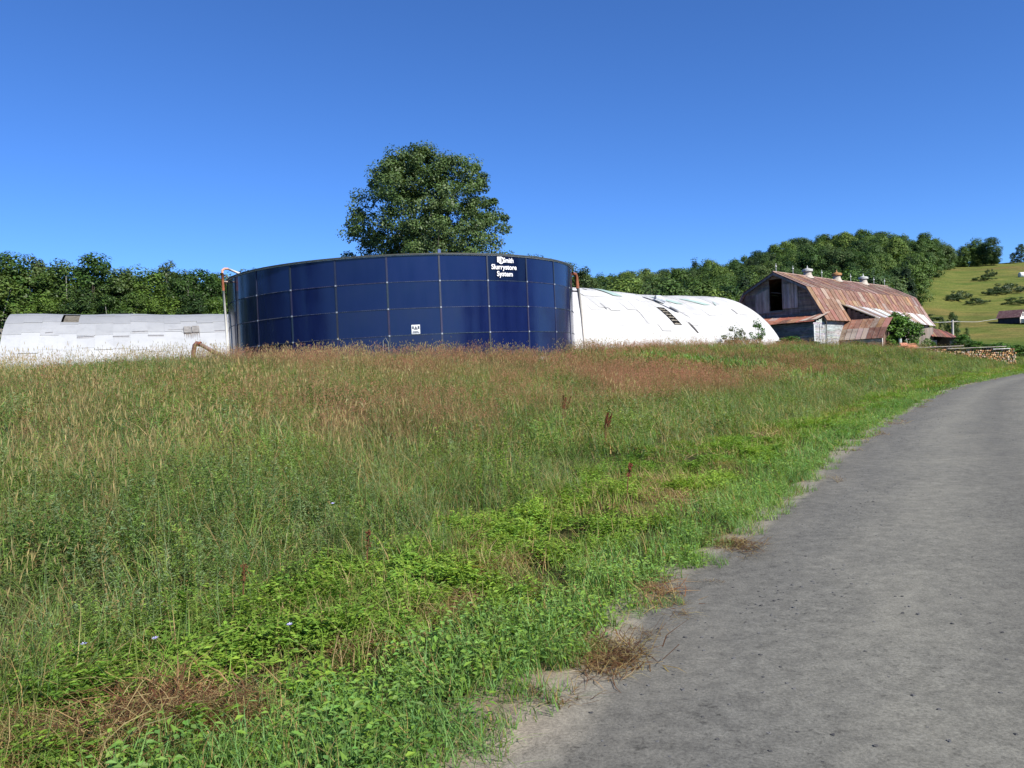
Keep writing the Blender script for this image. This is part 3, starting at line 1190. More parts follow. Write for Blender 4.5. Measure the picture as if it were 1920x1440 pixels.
# interlocking A and O before the name, the O hanging low
ring(letters, PHL - .02, RIM_Z - .29, .19, .2, .06)
for (x0, x1, z0, z1) in ((-.47, -.39, -.4, -.12), (-.28, -.2, -.4, -.12), (-.47, -.2, -.18, -.1), (-.42, -.24, -.3, -.24)):
    letters.poly([tank_pt(PHL + x / TR, TR + .037, RIM_Z + z) for x, z in ((x0, z0), (x1, z0), (x1, z1), (x0, z1))], (.8, .8, .82))
tank_part(letters, 'lettering', M_PAINT)
# small white warning sign
ps = PH0 + .5 * DPH
sg = MB()


def sgn(x0, x1, z0, z1, r, c, th=.006):
    sg.slab([tank_pt(ps + x / TR, TR + r, 4.12 + z) for x, z in ((x0, z0), (x1, z0), (x1, z1), (x0, z1))], th, c)


sgn(-.22, .22, -.24, .24, .012, (.72, .74, .76), .03)
for (x0, x1, z0, z1) in ((-.19, -.1, .02, .17), (.1, .19, .02, .17), (-.19, .19, -.205, -.175), (-.17, .17, -.1, -.085), (-.17, .12, -.13, -.115), (-.17, .17, -.16, -.145), (-.1, .1, -.02, .01)):
    sgn(x0, x1, z0, z1, .018, (.06, .07, .1))
sg.poly([tank_pt(ps - .08 / TR, TR + .019, 4.15), tank_pt(ps + .08 / TR, TR + .019, 4.15), tank_pt(ps, TR + .019, 4.3)], (.08, .09, .12))
tank_part(sg, 'warning_sign', M_PAINT)
# cable clip and stub on the rim
mb = MB()
q = tank_pt(PH0 + 1.02 * DPH, TR, RIM_Z + .06)
mb.box((q.x - .09, q.y - .05, q.z), (q.x + .06, q.y + .05, q.z + .2), c=(.1, .14, .3))
tank_part(mb, 'rim_bracket', M_PAINT)
# thin conduit with a loop at the foot of the tank
a = PH0 - .01
mb = MB()
mb.tube([tank_pt(a + .004, TR + .05, BASE_Z - .2), tank_pt(a + .003, TR + .06, 3.5), tank_pt(a - .008, TR + .12, 3.75), tank_pt(a - .02, TR + .1, 3.6), tank_pt(a - .022, TR + .1, BASE_Z)], .018, 6, (.22, .23, .2))
tank_part(mb, 'conduit', M_PAINT)

# ------------------------------------------------------------------ fill pipes on both sides
WHITE = (.5, .49, .46)
RUST = (.2, .065, .03)
Yp = 48.4
fp = empty('fill_pipe', at(428, 672, Yp))
tag(fp, 'tall white and rusty fill pipe hooked over the left rim of the tank', 'pipe')


def pipe(parent, name, pts, r, c, sides=10):
    mb = MB()
    mb.tube(pts, r, sides, c)
    return rel(mb, parent.location).build(name, M_RUST if c == RUST else M_PAINT, parent, True)


pipe(fp, 'riser', [at(429, 690, Yp), at(424, 610, Yp), at(419, 545, Yp)], .07, WHITE)
pipe(fp, 'rusty_riser_top', [at(419, 545, Yp), at(416.5, 512, Yp)], .075, RUST)
pipe(fp, 'elbow', [at(416.5, 513, Yp), at(417, 507, Yp + .05), at(421, 504, Yp + .2), at(427, 504, Yp + .4)], .075, (.45, .25, .18))
pipe(fp, 'spout', [at(427, 504, Yp + .4), at(444, 511, Yp + 1.0), at(462, 518.5, Yp + 1.2)], .07, WHITE)
pipe(fp, 'brace', [at(417.5, 528, Yp), at(438, 529.5, Yp + 1)], .05, (.5, .42, .38))
pipe(fp, 'diagonal_brace', [at(418, 514, Yp), at(436, 526, Yp + .9)], .03, RUST)
pipe(fp, 'hanger', [at(438, 528, Yp + 1), at(461, 520, Yp + 1.2)], .035, RUST)
pr = pipe(fp, 'thin_riser', [at(437, 690, Yp + .25), at(434, 625, Yp + .25), at(430.5, 585, Yp + .25)], .045, (.5, .48, .45))

op = empty('overflow_pipe', at(1097, 655, 55.5))
tag(op, 'slim leaning white pipe with a rusty elbow at the right rim of the tank', 'pipe')
pipe(op, 'riser', [at(1098.5, 664, 54.6), at(1091, 590, 54.6), at(1083.5, 537, 54.6)], .095, (.5, .47, .43))
pipe(op, 'elbow', [at(1083.5, 541, 54.6), at(1081, 520, 54.7), at(1079, 514.5, 54.6), at(1073, 512.5, 54.4)], .115, RUST)
pipe(op, 'clamp', [at(1072, 546, 54.6), at(1085, 546, 54.6)], .05, (.05, .05, .06))

bp = empty('bent_pipe', at(362, 668, 41))
tag(bp, 'short bent rust-brown pipe elbow sticking out of the grass left of tank', 'pipe')
pipe(bp, 'bend', [at(362, 680, 41), at(363, 658, 41), at(365, 648, 41), at(369, 643.5, 41), at(374, 645, 41)], .115, (.22, .1, .075), 12)
pipe(bp, 'straight_run', [at(374, 645, 41), at(408, 664, 41), at(436, 680, 41)], .1, (.16, .1, .085), 12)
pipe(bp, 'flange', [at(373, 644.4, 41), at(375.5, 645.8, 41)], .14, RUST, 12)


# ------------------------------------------------------------------ white arched barns
M_SHEET, nt, p = mat('whitewashed_sheet')
tone = attr(nt, 'tone').outputs['Color']
f1 = noise(nt, 1.2, 7, .7, coords(nt, (1, 1, .4)))
f2 = noise(nt, .35, 4, .6, coords(nt, (1, 1, 1)))
c1 = mix(nt, tone, ramp(nt, f1, [(.25, (.84, .84, .85)), (.5, (1, 1, 1)), (.8, (1.04, 1.04, 1.03))]), 1, 'MULTIPLY')
c1 = mix(nt, c1, ramp(nt, f2, [(.35, (.92, .925, .93)), (.6, (1, 1, 1))]), 1, 'MULTIPLY')
nt.links.new(c1, p.inputs['Base Color'])
p.inputs['Roughness'].default_value = .5
p.inputs['Specular IOR Level'].default_value = .3
bump(nt, f1, .25, .02, p)
M_DARKWOOD = tone_mat('old_timber', .9, .1, 3, .5, .4, stretch=(1, 1, .25))


def arch_profile(k, w, H, e1=1.7, e2=1.6):
    """k 0..1 from the near foot over the ridge to the far foot"""
    q = math.copysign(abs(1 - 2 * k) ** .86, 1 - 2 * k)
    z = max(0.0, 1 - abs(q) ** e1) ** (1 / e2)
    return q * w, z * H


def arch_barn(root, P, Uv, t0, t1, w, H, sag, colw, holes, green, slip, tonef, seed):
    rnd = random.Random(seed)
    N = Vector((Uv.y, -Uv.x, 0))

    def pt(t, k, off=0.0):
        q, z = arch_profile(k, w, H)
        q2, z2 = arch_profile(min(1, k + .004), w, H)
        q1, z1 = arch_profile(max(0, k - .004), w, H)
        tx, tz = q2 - q1, z2 - z1
        L = math.hypot(tx, tz) or 1
        nq, nz = -tz / L, tx / L
        if nz * 1 + nq * (q / w) < 0:
            nq, nz = -nq, -nz
        s = sag(t) * (z / H) ** 1.5
        return P + Uv * t + N * (q + nq * off) + Vector((0, 0, z + s + nz * off))

    def find(px, py):
        best = None
        for i in range(121):
            t = t0 + (t1 - t0) * i / 120
            for j in range(91):
                k = j / 180
                X = pt(t, k)
                v = CAMR.transposed() @ (X - Vector((0, 0, EYE)))
                d = (960 + F * v.x / -v.z - px) ** 2 + (720 - F * v.y / -v.z - py) ** 2
                if best is None or d < best[0]:
                    best = (d, t, k)
        return best[1:]

    def region(pxs):
        T = [find(*q) for q in pxs]
        return min(a[0] for a in T), max(a[0] for a in T), min(a[1] for a in T), max(a[1] for a in T)
    hol = [region(h) for h in holes]
    ncol = int(round((t1 - t0) / colw))
    mb, lin = MB(), MB()
    kb = [0, .09, .19, .3, .41, .5, .59, .7, .81, .91, 1]
    for c in range(ncol):
        a, b = t0 + (t1 - t0) * c / ncol, t0 + (t1 - t0) * (c + 1) / ncol
        cut = [min(1, max(0, x + (rnd.uniform(-.018, .018) if 0 < x < 1 and abs(x - .5) > .01 else 0))) for x in kb]
        lift = .006 * (c % 2) + rnd.uniform(0, .006)
        for s in range(len(cut) - 1):
            k0, k1 = cut[s], cut[s + 1]
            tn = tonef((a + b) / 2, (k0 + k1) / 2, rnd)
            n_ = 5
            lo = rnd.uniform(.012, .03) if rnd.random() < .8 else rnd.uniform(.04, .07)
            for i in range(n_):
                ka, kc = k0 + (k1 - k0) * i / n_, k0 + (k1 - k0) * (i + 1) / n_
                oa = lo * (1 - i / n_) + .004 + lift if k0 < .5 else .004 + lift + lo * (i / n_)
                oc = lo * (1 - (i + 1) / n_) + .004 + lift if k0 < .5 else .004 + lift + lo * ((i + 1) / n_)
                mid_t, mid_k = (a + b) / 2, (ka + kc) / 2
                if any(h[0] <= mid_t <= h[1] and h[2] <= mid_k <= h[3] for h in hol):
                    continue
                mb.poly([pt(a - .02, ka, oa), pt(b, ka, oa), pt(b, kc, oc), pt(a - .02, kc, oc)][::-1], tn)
                # thickness of the lower lap
                if i == 0 and k0 < .5:
                    mb.poly([pt(a - .02, ka, oa), pt(b, ka, oa), pt(b, ka, -.01), pt(a - .02, ka, -.01)], tuple(x * .9 for x in tn))
                mb.poly([pt(b, ka, oa), pt(b, kc, oc), pt(b, kc, -.02), pt(b, ka, -.02)], tuple(x * .9 for x in tn))
                if not any(h[0] - .02 <= mid_t <= h[1] + .02 and h[2] <= mid_k <= h[3] for h in hol):
                    lin.poly([pt(a, ka, -.05), pt(b, ka, -.05), pt(b, kc, -.05), pt(a, kc, -.05)], (.05, .045, .04))
    rel(mb, root.location).build('roof_sheets', M_SHEET, root)
    rel(lin, root.location).build('roof_lining', M_DARKWOOD, root)
    for h in hol:
        r = MB()
        k = h[2] - .01
        while k < h[3] + .01:
            A, B_ = pt(h[0] - .1, k, -.03), pt(h[1] + .1, k, -.03)
            C, D = pt(h[1] + .1, k + .0075, -.03), pt(h[0] - .1, k + .0075, -.03)
            r.slab([A, B_, C, D], .08, (.2, .18, .15))
            k += .021
        for t in np.arange(h[0], h[1] + .01, max(.6, (h[1] - h[0]) / 2)):
            kk = np.linspace(max(0, h[2] - .02), h[3] + .02, 8)
            r.tube([pt(float(t), float(q), -.2) for q in kk], .05, 4, (.1, .085, .07))
        rel(r, root.location).build('exposed_rafters', M_DARKWOOD, root)
    for gpx in green:
        pa, pb, wd = gpx
        ta, ka = find(*pa)
        tb, kb_ = find(*pb)
        r = MB()
        n_ = 8
        for i in range(n_):
            u0, u1 = i / n_, (i + 1) / n_
            k0, k1 = ka + (kb_ - ka) * u0, ka + (kb_ - ka) * u1
            x0, x1 = ta + (tb - ta) * u0, ta + (tb - ta) * u1
            r.slab([pt(x0 - wd / 2, k0, .07), pt(x1 - wd / 2, k1, .07), pt(x1 + wd / 2, k1, .07), pt(x0 + wd / 2, k0, .07)][::-1], .02, (.3, .4, .365))
        rel(r, root.location).build('green_panel', M_PAINT, root)
    for pa, pb, wd, c, nm, off in slip:
        ta, ka = find(*pa)
        tb, kb_ = find(*pb)
        r = MB()
        n_ = 8
        for i in range(n_):
            u0, u1 = i / n_, (i + 1) / n_
            k0, k1 = ka + (kb_ - ka) * u0, ka + (kb_ - ka) * u1
            x0, x1 = ta + (tb - ta) * u0, ta + (tb - ta) * u1
            w0, w1 = wd * (.35 + .65 * math.sin(math.pi * min(1, max(0, u0 * .8 + .1)))), wd * (.35 + .65 * math.sin(math.pi * min(1, u1 * .8 + .1)))
            o = off + (.12 * u0 if off > .1 else 0)
            r.slab([pt(x0 - w0 / 2, k0, o), pt(x1 - w1 / 2, k1, o), pt(x1 + w1 / 2, k1, o), pt(x0 + w0 / 2, k0, o)][::-1], .015, c)
        rel(r, root.location).build(nm, M_PAINT, root)
    for te, nm in ((t0 + .08, 'end_wall'), (t1 - .08, 'end_wall')):
        r = MB()
        kk = [i / 28 for i in range(29)]
        top = [pt(te, k, -.06) for k in kk]
        for i in range(28):
            c = .3 * rnd.uniform(.75, 1.2)
            A, B_ = top[i], top[i + 1]
            r.poly([A, B_, Vector((B_.x, B_.y, P.z - .3)), Vector((A.x, A.y, P.z - .3))], (c, c * .96, c * .9))
        rel(r, root.location).build(nm, M_DARKWOOD, root)
    return pt, find


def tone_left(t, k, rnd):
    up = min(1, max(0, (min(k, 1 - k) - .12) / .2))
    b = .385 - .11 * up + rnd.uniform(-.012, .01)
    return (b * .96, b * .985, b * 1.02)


lb = empty('arched_barn', L_P)
tag(lb, 'long low white arched barn with a rust-stained vent, left of the tank', 'barn')
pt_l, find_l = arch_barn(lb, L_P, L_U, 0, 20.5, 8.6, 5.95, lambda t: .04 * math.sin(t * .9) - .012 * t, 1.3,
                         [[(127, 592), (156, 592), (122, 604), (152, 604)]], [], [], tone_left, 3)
# rusty louvred vent and its streaks
ta, ka = find_l(345, 625)
tb, kb2 = find_l(373, 613)
vent = MB()
for i, (a, b) in enumerate(((ta, ta + (tb - ta) * .5 - .03), (ta + (tb - ta) * .5 + .03, tb))):
    k0, k1 = (ka, kb2) if i else (ka - .004, kb2 - .004)
    vent.slab([pt_l(a, k0, .08), pt_l(a, k1, .08), pt_l(b, k1, .08), pt_l(b, k0, .08)], .07, (.21, .2, .19))
    fr = (.13, .05, .03)
    for j in range(3):
        kk = k0 + (k1 - k0) * (.2 + .25 * j)
        vent.slab([pt_l(a + .12, kk, .1), pt_l(a + .12, kk + (k1 - k0) * .12, .1), pt_l(b - .12, kk + (k1 - k0) * .12, .1), pt_l(b - .12, kk, .1)], .02, (.3, .07, .04))
    vent.slab([pt_l(a, k0, .11), pt_l(a, k1, .11), pt_l(a + .05, k1, .11), pt_l(a + .05, k0, .11)], .02, fr)
    vent.slab([pt_l(a, k1 - .002, .11), pt_l(a, k1 + .001, .11), pt_l(b, k1 + .001, .11), pt_l(b, k1 - .002, .11)], .02, fr)
rel(vent, lb.location).build('louvred_vent', M_RUST, lb)
stn = MB()
for i in range(16):
    t = ta + (tb - ta) * (i + U(0, .8)) / 16
    L = U(.02, .055)
    wd = U(.015, .05)
    stn.poly([pt_l(t, ka, .06), pt_l(t + wd, ka, .06), pt_l(t + wd * .5, ka - L, .065)], (.2, .165, .135))
rel(stn, lb.location).build('rust_streaks', M_RUST, lb)
# sprung horizontal laps
for (x0, x1, y) in ((315, 343, 620), (248, 276, 623.5), (278, 306, 630.5), (213, 241, 632.5), (143, 175, 633), (404, 431, 621.5), (83, 100, 625)):
    a, k = find_l(x0, y)
    b, k2 = find_l(x1, y - 1)
    lap = MB()
    lap.slab([pt_l(a, k, .075), pt_l(b, k2, .075), pt_l(b, k2 + .006, .045), pt_l(a, k + .006, .045)][::-1], .02, (.34, .34, .35))
    lap.poly([pt_l(a, k - .001, .05), pt_l(b, k2 - .001, .05), pt_l(b, k2 - .007, .032), pt_l(a, k - .007, .032)], (.3, .3, .31))
    rel(lap, lb.location).build('sprung_lap', M_PAINT, lb)


def tone_right(t, k, rnd):
    b = .46 + rnd.uniform(-.06, .03)
    return (b, b * .995, b * .98)


rb = empty('arched_barn', R_P)
tag(rb, 'bright white arched barn with torn sheets and exposed rafters, right of the tank', 'barn')
pt_r, find_r = arch_barn(rb, R_P, R_U, -9.3, 23.0, 8.0, 6.7, lambda t: -.26 * math.exp(-((t - 10) / 6.5) ** 2) + .02 * math.sin(t * 1.3), 1.25,
                         [[(1240, 577), (1252, 579), (1270, 611), (1280, 611)]],
                         [((1114, 541.5), (1158, 556.5), 1.3), ((1224, 558), (1274, 571), 1.1), ((1279, 562), (1325, 573), 1.1)],
                         [((1226, 566), (1268, 586), .45, (.42, .44, .46), 'slipped_sheet', .22),
                          ((1206, 558), (1226, 565), .5, (.07, .07, .07), 'painted_gap', .06),  # solid strips on the sheets; dark colour paints the shade inside gaps
                          ((1291, 606), (1308, 624), .3, (.06, .055, .05), 'painted_gap', .06),
                          ((1256, 577), (1270, 587), .5, (.1, .1, .1), 'painted_gap', .07),
                          ((1125, 570), (1137, 580), .16, (.2, .2, .2), 'painted_gap', .06),
                          ((1283, 591), (1303, 595), .1, (.3, .3, .3), 'painted_gap', .06),
                          ((1370, 580), (1383, 589), .16, (.25, .24, .23), 'painted_gap', .06),
                          ((1176, 565), (1212, 605), .06, (.5, .5, .5), 'painted_gap', .05),
                          ((1255, 575), (1295, 598), .1, (.4, .4, .4), 'painted_gap', .05),
                          ((1337, 567), (1342, 573), .4, (.3, .36, .34), 'painted_gap', .06)],
                         tone_right, 9)
cv_ = MB()
a, k = find_r(1226, 564)
q = pt_r(a, k, .25)
cv_.tube([q, pt_r(a + .35, k - .012, .28), pt_r(a + .8, k - .03, .24)], [.3, .4, .22], 8, (.4, .43, .47))
rel(cv_, rb.location).build('curled_sheet', M_PAINT, rb, True)

# ------------------------------------------------------------------ weathered gambrel barn
def BP(t, q, z):
    return Vector((B_P.x, B_P.y, 0)) + B_U * t + B_N * q + Vector((0, 0, z))


barn = empty('gambrel_barn', BP(0, 0, 2.3))
tag(barn, 'weathered gambrel-roofed barn with rusted metal roof and open hayloft', 'barn')


def bpart(mb, name, m, parent=None, smooth=False):
    par = parent or barn
    base = barn.location if par == barn else Vector(par['base'])
    return rel(mb, base).build(name, m, par, smooth)


M_ROOF, nt, p = mat('rusted_roof_metal')
tone = attr(nt, 'tone').outputs['Color']
oc = coords(nt, (1, 1, 1))
big = noise(nt, .55, 6, .7, oc, .6)
str_ = noise(nt, 2.6, 6, .7, coords(nt, (1, 1, .22)))
rst = ramp(nt, big, [(.32, (.6, .55, .52)), (.5, (1, 1, 1)), (.7, (1.25, 1.3, 1.35))])
c1 = mix(nt, tone, rst, 1, 'MULTIPLY')
pale = ramp(nt, str_, [(.52, (0, 0, 0)), (.66, (1, 1, 1))])
c2 = mix(nt, c1, (.34, .29, .24), math_n(nt, 'MULTIPLY', pale, .5))
dk = ramp(nt, noise(nt, 1.7, 5, .7, coords(nt, (1.6, 1.6, .3)), .4), [(.3, (1, 1, 1)), (.42, (0, 0, 0))])
c3 = mix(nt, c2, (.13, .05, .028), math_n(nt, 'MULTIPLY', dk, .8))
nt.links.new(c3, p.inputs['Base Color'])
p.inputs['Roughness'].default_value = .62
p.inputs['Specular IOR Level'].default_value = .35
bump(nt, str_, .25, .03, p)

M_CLAP, nt, p = mat('clapboard')
tone = attr(nt, 'tone').outputs['Color']
sx = nd(nt, 'ShaderNodeSeparateXYZ')
tcx = nd(nt, 'ShaderNodeTexCoord')
nt.links.new(tcx.outputs['Object'], sx.inputs[0])
flk = noise(nt, 2.2, 8, .8, coords(nt, (.6, .6, 3.5)))
c1 = mix(nt, tone, ramp(nt, flk, [(.38, (.42, .4, .38)), (.55, (1, 1, 1)), (.8, (1.12, 1.12, 1.12))]), 1, 'MULTIPLY')
nt.links.new(c1, p.inputs['Base Color'])
p.inputs['Roughness'].default_value = .85
bump(nt, flk, .4, .02, p)

Z0, Z_R, Z_K, Z_E = 2.0, 11.96, 9.92, 6.5
QK, QE, LEN = 3.84, 5.72, 33.9


def sheet_roof(mb, A, B, C, D, nu, nv, th=.05, base=(.2, .1, .065), var=.14, over=.0):
    """metal sheets laid over a quad: A-B along the eave, D-C along the top"""
    A, B, C, D = map(Vector, (A, B, C, D))
    nrm = (B - A).cross(D - A).normalized()
    for j in range(nv):
        for i in range(nu):
            u0, u1 = i / nu, (i + 1) / nu
            v0, v1 = j / nv, (j + 1) / nv
            f = lambda u, v: (A * (1 - u) + B * u) * (1 - v) + (D * (1 - u) + C * u) * v
            lift = nrm * (.012 * (nv - j) + U(0, .012) + .006 * (i % 2))
            r = random.random()
            if r < .16:
                c = (.27, .2, .16)
            elif r < .24:
                c = (.25, .14, .075)
            elif r < .42:
                c = (.17, .085, .06)
            else:
                c = base
            c = jc(c, var)
            mb.slab([f(u0, v0) + lift, f(u1, v0) + lift, f(u1, v1) + lift, f(u0, v1) + lift], .02, c)
            # standing rib on each joint
            e = (B - A).normalized() * .035
            mb.slab([f(u0, v0) + lift - e + nrm * .04, f(u0, v0) + lift + e + nrm * .04, f(u0, v1) + lift + e + nrm * .04, f(u0, v1) + lift - e + nrm * .04], .03, tuple(x * .9 for x in c))


OV = .75
rU, rL = MB(), MB()
for sgn_ in (1, -1):
    A, B = BP(-OV, sgn_ * QK, Z_K), BP(LEN + OV, sgn_ * QK, Z_K)
    C, D = BP(LEN + OV, 0, Z_R), BP(-OV, 0, Z_R)
    args = (A, B, C, D) if sgn_ > 0 else (B, A, D, C)
    sheet_roof(rU, *args, 30, 3, base=(.19, .115, .085))
    A, B = BP(-OV, sgn_ * (QE + .3), Z_E - .5), BP(LEN + OV, sgn_ * (QE + .3), Z_E - .5)
    C, D = BP(LEN + OV, sgn_ * QK, Z_K), BP(-OV, sgn_ * QK, Z_K)
    args = (A, B, C, D) if sgn_ > 0 else (B, A, D, C)
    sheet_roof(rL, *args, 30, 3)
bpart(rU, 'upper_roof', M_ROOF)
bpart(rL, 'lower_roof', M_ROOF)
cap = MB()
cap.tube([BP(-OV, 0, Z_R + .04), BP(LEN * .5, 0, Z_R - .03), BP(LEN + OV, 0, Z_R + .02)], .1, 6, (.3, .2, .16))
bpart(cap, 'ridge_cap', M_ROOF)
# rake boards
for te in (-OV + .06, LEN + OV - .06):
    rk = MB()
    for sgn_ in (1, -1):
        for (q0, z0, q1, z1) in ((0, Z_R, QK, Z_K), (QK, Z_K, QE + .3, Z_E - .5)):
            rk.slab([BP(te, sgn_ * q0, z0 - .05), BP(te, sgn_ * q1, z1 - .05), BP(te, sgn_ * q1, z1 - .33), BP(te, sgn_ * q0, z0 - .33)], .06, jc((.19, .17, .16)))
    bpart(rk, 'rake_board', M_DARKWOOD)


def boards(mb, f, u0, u1, z0, zt, bw, c, vertical=True, th=.04, openings=(), var=.22):
    """boards on a wall; f(u, z) gives the point, zt(u) the top; openings are (u0,u1,z0,z1)"""
    if vertical:
        u = u0
        while u < u1 - .01:
            w = min(bw * U(.8, 1.2), u1 - u)
            spans = [(z0, zt(u + w / 2))]
            for o in openings:
                if o[0] - .02 < u + w / 2 < o[1] + .02:
                    sp = []
                    for a, b in spans:
                        if a < o[2]:
                            sp.append((a, min(b, o[2])))
                        if b > o[3]:
                            sp.append((max(a, o[3]), b))
                    spans = sp
            for a, b in spans:
                if b - a > .05:
                    mb.slab([f(u, a), f(u + w - .015, a), f(u + w - .015, b), f(u, b)], th, jc(c, var))
            u += w
    else:
        z = z0
        zmax = max(zt(u0), zt((u0 + u1) / 2), zt(u1))
        while z < zmax - .01:
            h = bw
            us = np.linspace(u0, u1, 121)
            ok = [x for x in us if zt(x) > z + h * .5]
            if ok:
                segs = [(min(ok), max(ok))]
                for o in openings:
                    if o[2] < z + h / 2 < o[3]:
                        sg_ = []
                        for a, b in segs:
                            if a < o[0]:
                                sg_.append((a, min(b, o[0])))
                            if b > o[1]:
                                sg_.append((max(a, o[1]), b))
                        segs = sg_
                for a, b in segs:
                    while b - a > .05:
                        e = min(b, a + U(2.0, 4.5))
                        mb.slab([f(a, z), f(e - .01, z), f(e - .01, z + h - .012), f(a, z + h - .012)], th * U(.7, 1.3), jc(c, var))
                        a = e
            z += h


def gable_top(q):
    a = abs(q)
    return (Z_R - (Z_R - Z_K) * a / QK if a < QK else Z_K - (Z_K - Z_E + .5) * (a - QK) / (QE + .3 - QK)) - .08


g = MB()
LOFT = (-.86, .68, 7.7, 11.2)
boards(g, lambda q, z: BP(0, q, z), -QE, QE, Z0, gable_top, .2, (.22, .195, .17), False, openings=[LOFT], var=.3)
bpart(g, 'gable_wall', M_DARKWOOD)
g = MB()
boards(g, lambda q, z: BP(LEN, -q, z), -QE, QE, Z0, gable_top, .3, (.13, .115, .1), True)
bpart(g, 'gable_wall', M_DARKWOOD)
# loft interior: floor, back boards, posts
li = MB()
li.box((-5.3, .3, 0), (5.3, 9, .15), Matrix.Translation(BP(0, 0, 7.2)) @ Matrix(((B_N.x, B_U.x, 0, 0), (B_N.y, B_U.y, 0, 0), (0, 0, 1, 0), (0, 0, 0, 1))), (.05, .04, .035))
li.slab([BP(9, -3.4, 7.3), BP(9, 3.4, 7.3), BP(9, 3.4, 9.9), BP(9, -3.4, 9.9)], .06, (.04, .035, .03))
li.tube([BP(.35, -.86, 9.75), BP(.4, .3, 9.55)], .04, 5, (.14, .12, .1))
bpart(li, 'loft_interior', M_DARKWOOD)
# loft doors: two vertical-boarded leaves slid or swung open
for (q0, q1, z0, zt, c) in ((-2.62, -.9, 7.35, lambda q: 10.1 - .04 * abs(q + .9) - .32 * max(0, -q - 1.1), (.34, .3, .26)),
                            (.72, 2.56, 7.72, lambda q: 10.6 - .42 * max(0, q - 2.0) - .05 * q, (.35, .315, .275))):
    d = MB()
    boards(d, lambda q, z: BP(-.14, q, z), q0, q1, z0, zt, .17, c, True, .05, var=.3)
    for zb in (z0 + .35, z0 + 1.8):
        d.slab([BP(-.12, q0, zb), BP(-.12, q1, zb), BP(-.12, q1, zb + .14), BP(-.12, q0, zb + .14)], .01, jc((.2, .18, .17)))
    bpart(d, 'loft_door', M_DARKWOOD)
d = MB()
boards(d, lambda q, z: BP(-.09, q, z), -2.55, -.72, 5.9, lambda q: 7.28, .2, (.2, .17, .16), True, .04)
bpart(d, 'lower_door_boards', M_DARKWOOD)
t_ = MB()
t_.slab([BP(-.2, -4.2, 7.26), BP(-.2, .7, 7.32), BP(-.2, .7, 7.44), BP(-.2, -4.2, 7.38)], .08, (.22, .19, .17))
bpart(t_, 'door_sill_beam', M_DARKWOOD)

# side walls
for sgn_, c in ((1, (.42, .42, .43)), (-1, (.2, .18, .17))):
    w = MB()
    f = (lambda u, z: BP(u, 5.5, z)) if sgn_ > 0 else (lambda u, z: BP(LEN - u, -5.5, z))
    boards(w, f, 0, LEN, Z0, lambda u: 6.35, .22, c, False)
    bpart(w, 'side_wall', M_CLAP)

# front pent addition
FR = MB()
A, B = BP(-3.7, -5.2, 5.75), BP(-3.5, 5.75, 5.88)
C, D = BP(-.05, 5.6, 6.72), BP(-.05, -5.2, 6.95)
sheet_roof(FR, A, B, C, D, 11, 2, base=(.27, .1, .065), var=.2)
bpart(FR, 'front_pent_roof', M_ROOF)
w = MB()
boards(w, lambda q, z: BP(-3.0, q, z), -5.2, 5.5, Z0, lambda q: 5.72, .2, (.2, .195, .2), False, openings=[(-.1, .9, 2.6, 3.35)], var=.25)
w.slab([BP(-3.06, -1.6, Z0), BP(-3.06, -1.42, Z0), BP(-3.06, -1.42, 5.6), BP(-3.06, -1.6, 5.6)], .04, (.5, .49, .48))
w.slab([BP(-2.9, -.4, 2.4), BP(-2.9, 1.2, 2.4), BP(-2.9, 1.2, 3.6), BP(-2.9, -.4, 3.6)], .03, (.02, .02, .02))
bpart(w, 'front_addition_wall', M_CLAP)
w = MB()


def pent_h(u):
    return 5.7 + (u + 3) * .27


boards(w, lambda u, z: BP(u, 5.52, z), -3.0, -.02, Z0, pent_h, .19, (.38, .38, .39), False, var=.25)
boards(w, lambda u, z: BP(u, 5.56, z), .02, 4.6, Z0, lambda u: 5.95, .19, (.34, .34, .35), False, var=.28)
for uu, ww in ((-3.02, .3), (-1.5, .12), (-.08, .16)):
    w.slab([BP(uu, 5.6, Z0), BP(uu + ww, 5.6, Z0), BP(uu + ww, 5.6, 5.6), BP(uu, 5.6, 5.6)], .05, (.52, .55, .56))
bpart(w, 'whitewashed_side', M_CLAP)
q_ = MB()
q_.slab([BP(-3.3, 4.0, 6.02), BP(-3.1, 5.9, 6.1), BP(.3, 6.0, 7.0), BP(.2, 5.2, 6.95)], .03, (.42, .34, .28))
q_.slab([BP(-3.1, 4.9, 6.12), BP(-3.0, 5.3, 6.14), BP(.25, 5.55, 7.05), BP(.2, 5.25, 7.03)], .03, (.22, .1, .07))
bpart(q_, 'bent_corner_sheet', M_ROOF)

# side lean-to roof springing from the lower slope
SL = MB()
T, E = BP(6, 4.93, 8.05), BP(6, 8.75, 6.25)
T2, E2 = BP(LEN, 5.35, 7.35), BP(LEN - .5, 6.7, 5.75)
nn = 22
for i in range(nn):
    u0, u1 = i / nn, (i + 1) / nn
    lf = lambda a, b, u: a * (1 - u) + b * u
    c = jc((.62, .6, .58) if (i % 3 and random.random() < .75) else (.34, .25, .2), .15)
    SL.slab([lf(E, E2, u0), lf(E, E2, u1), lf(T, T2, u1), lf(T, T2, u0)], .04, c)
    SL.slab([lf(E, E2, u0) + Vector((0, 0, .07)), lf(E, E2, u0 + .006) + Vector((0, 0, .07)), lf(T, T2, u0 + .006) + Vector((0, 0, .07)), lf(T, T2, u0) + Vector((0, 0, .07))], .07, tuple(x * .95 for x in c))
bpart(SL, 'lean_to_roof', M_PAINT)
w = MB()
boards(w, lambda u, z: BP(u, 6.55, z), 9, LEN - 1.2, Z0, lambda u: 5.6, .3, (.22, .18, .16), True)
boards(w, lambda q, z: BP(6.05, q, z), 5.6, 8.5, Z0 + 2.5, lambda q: 7.7 - (q - 5.3) * .48, .25, (.13, .105, .095), False)
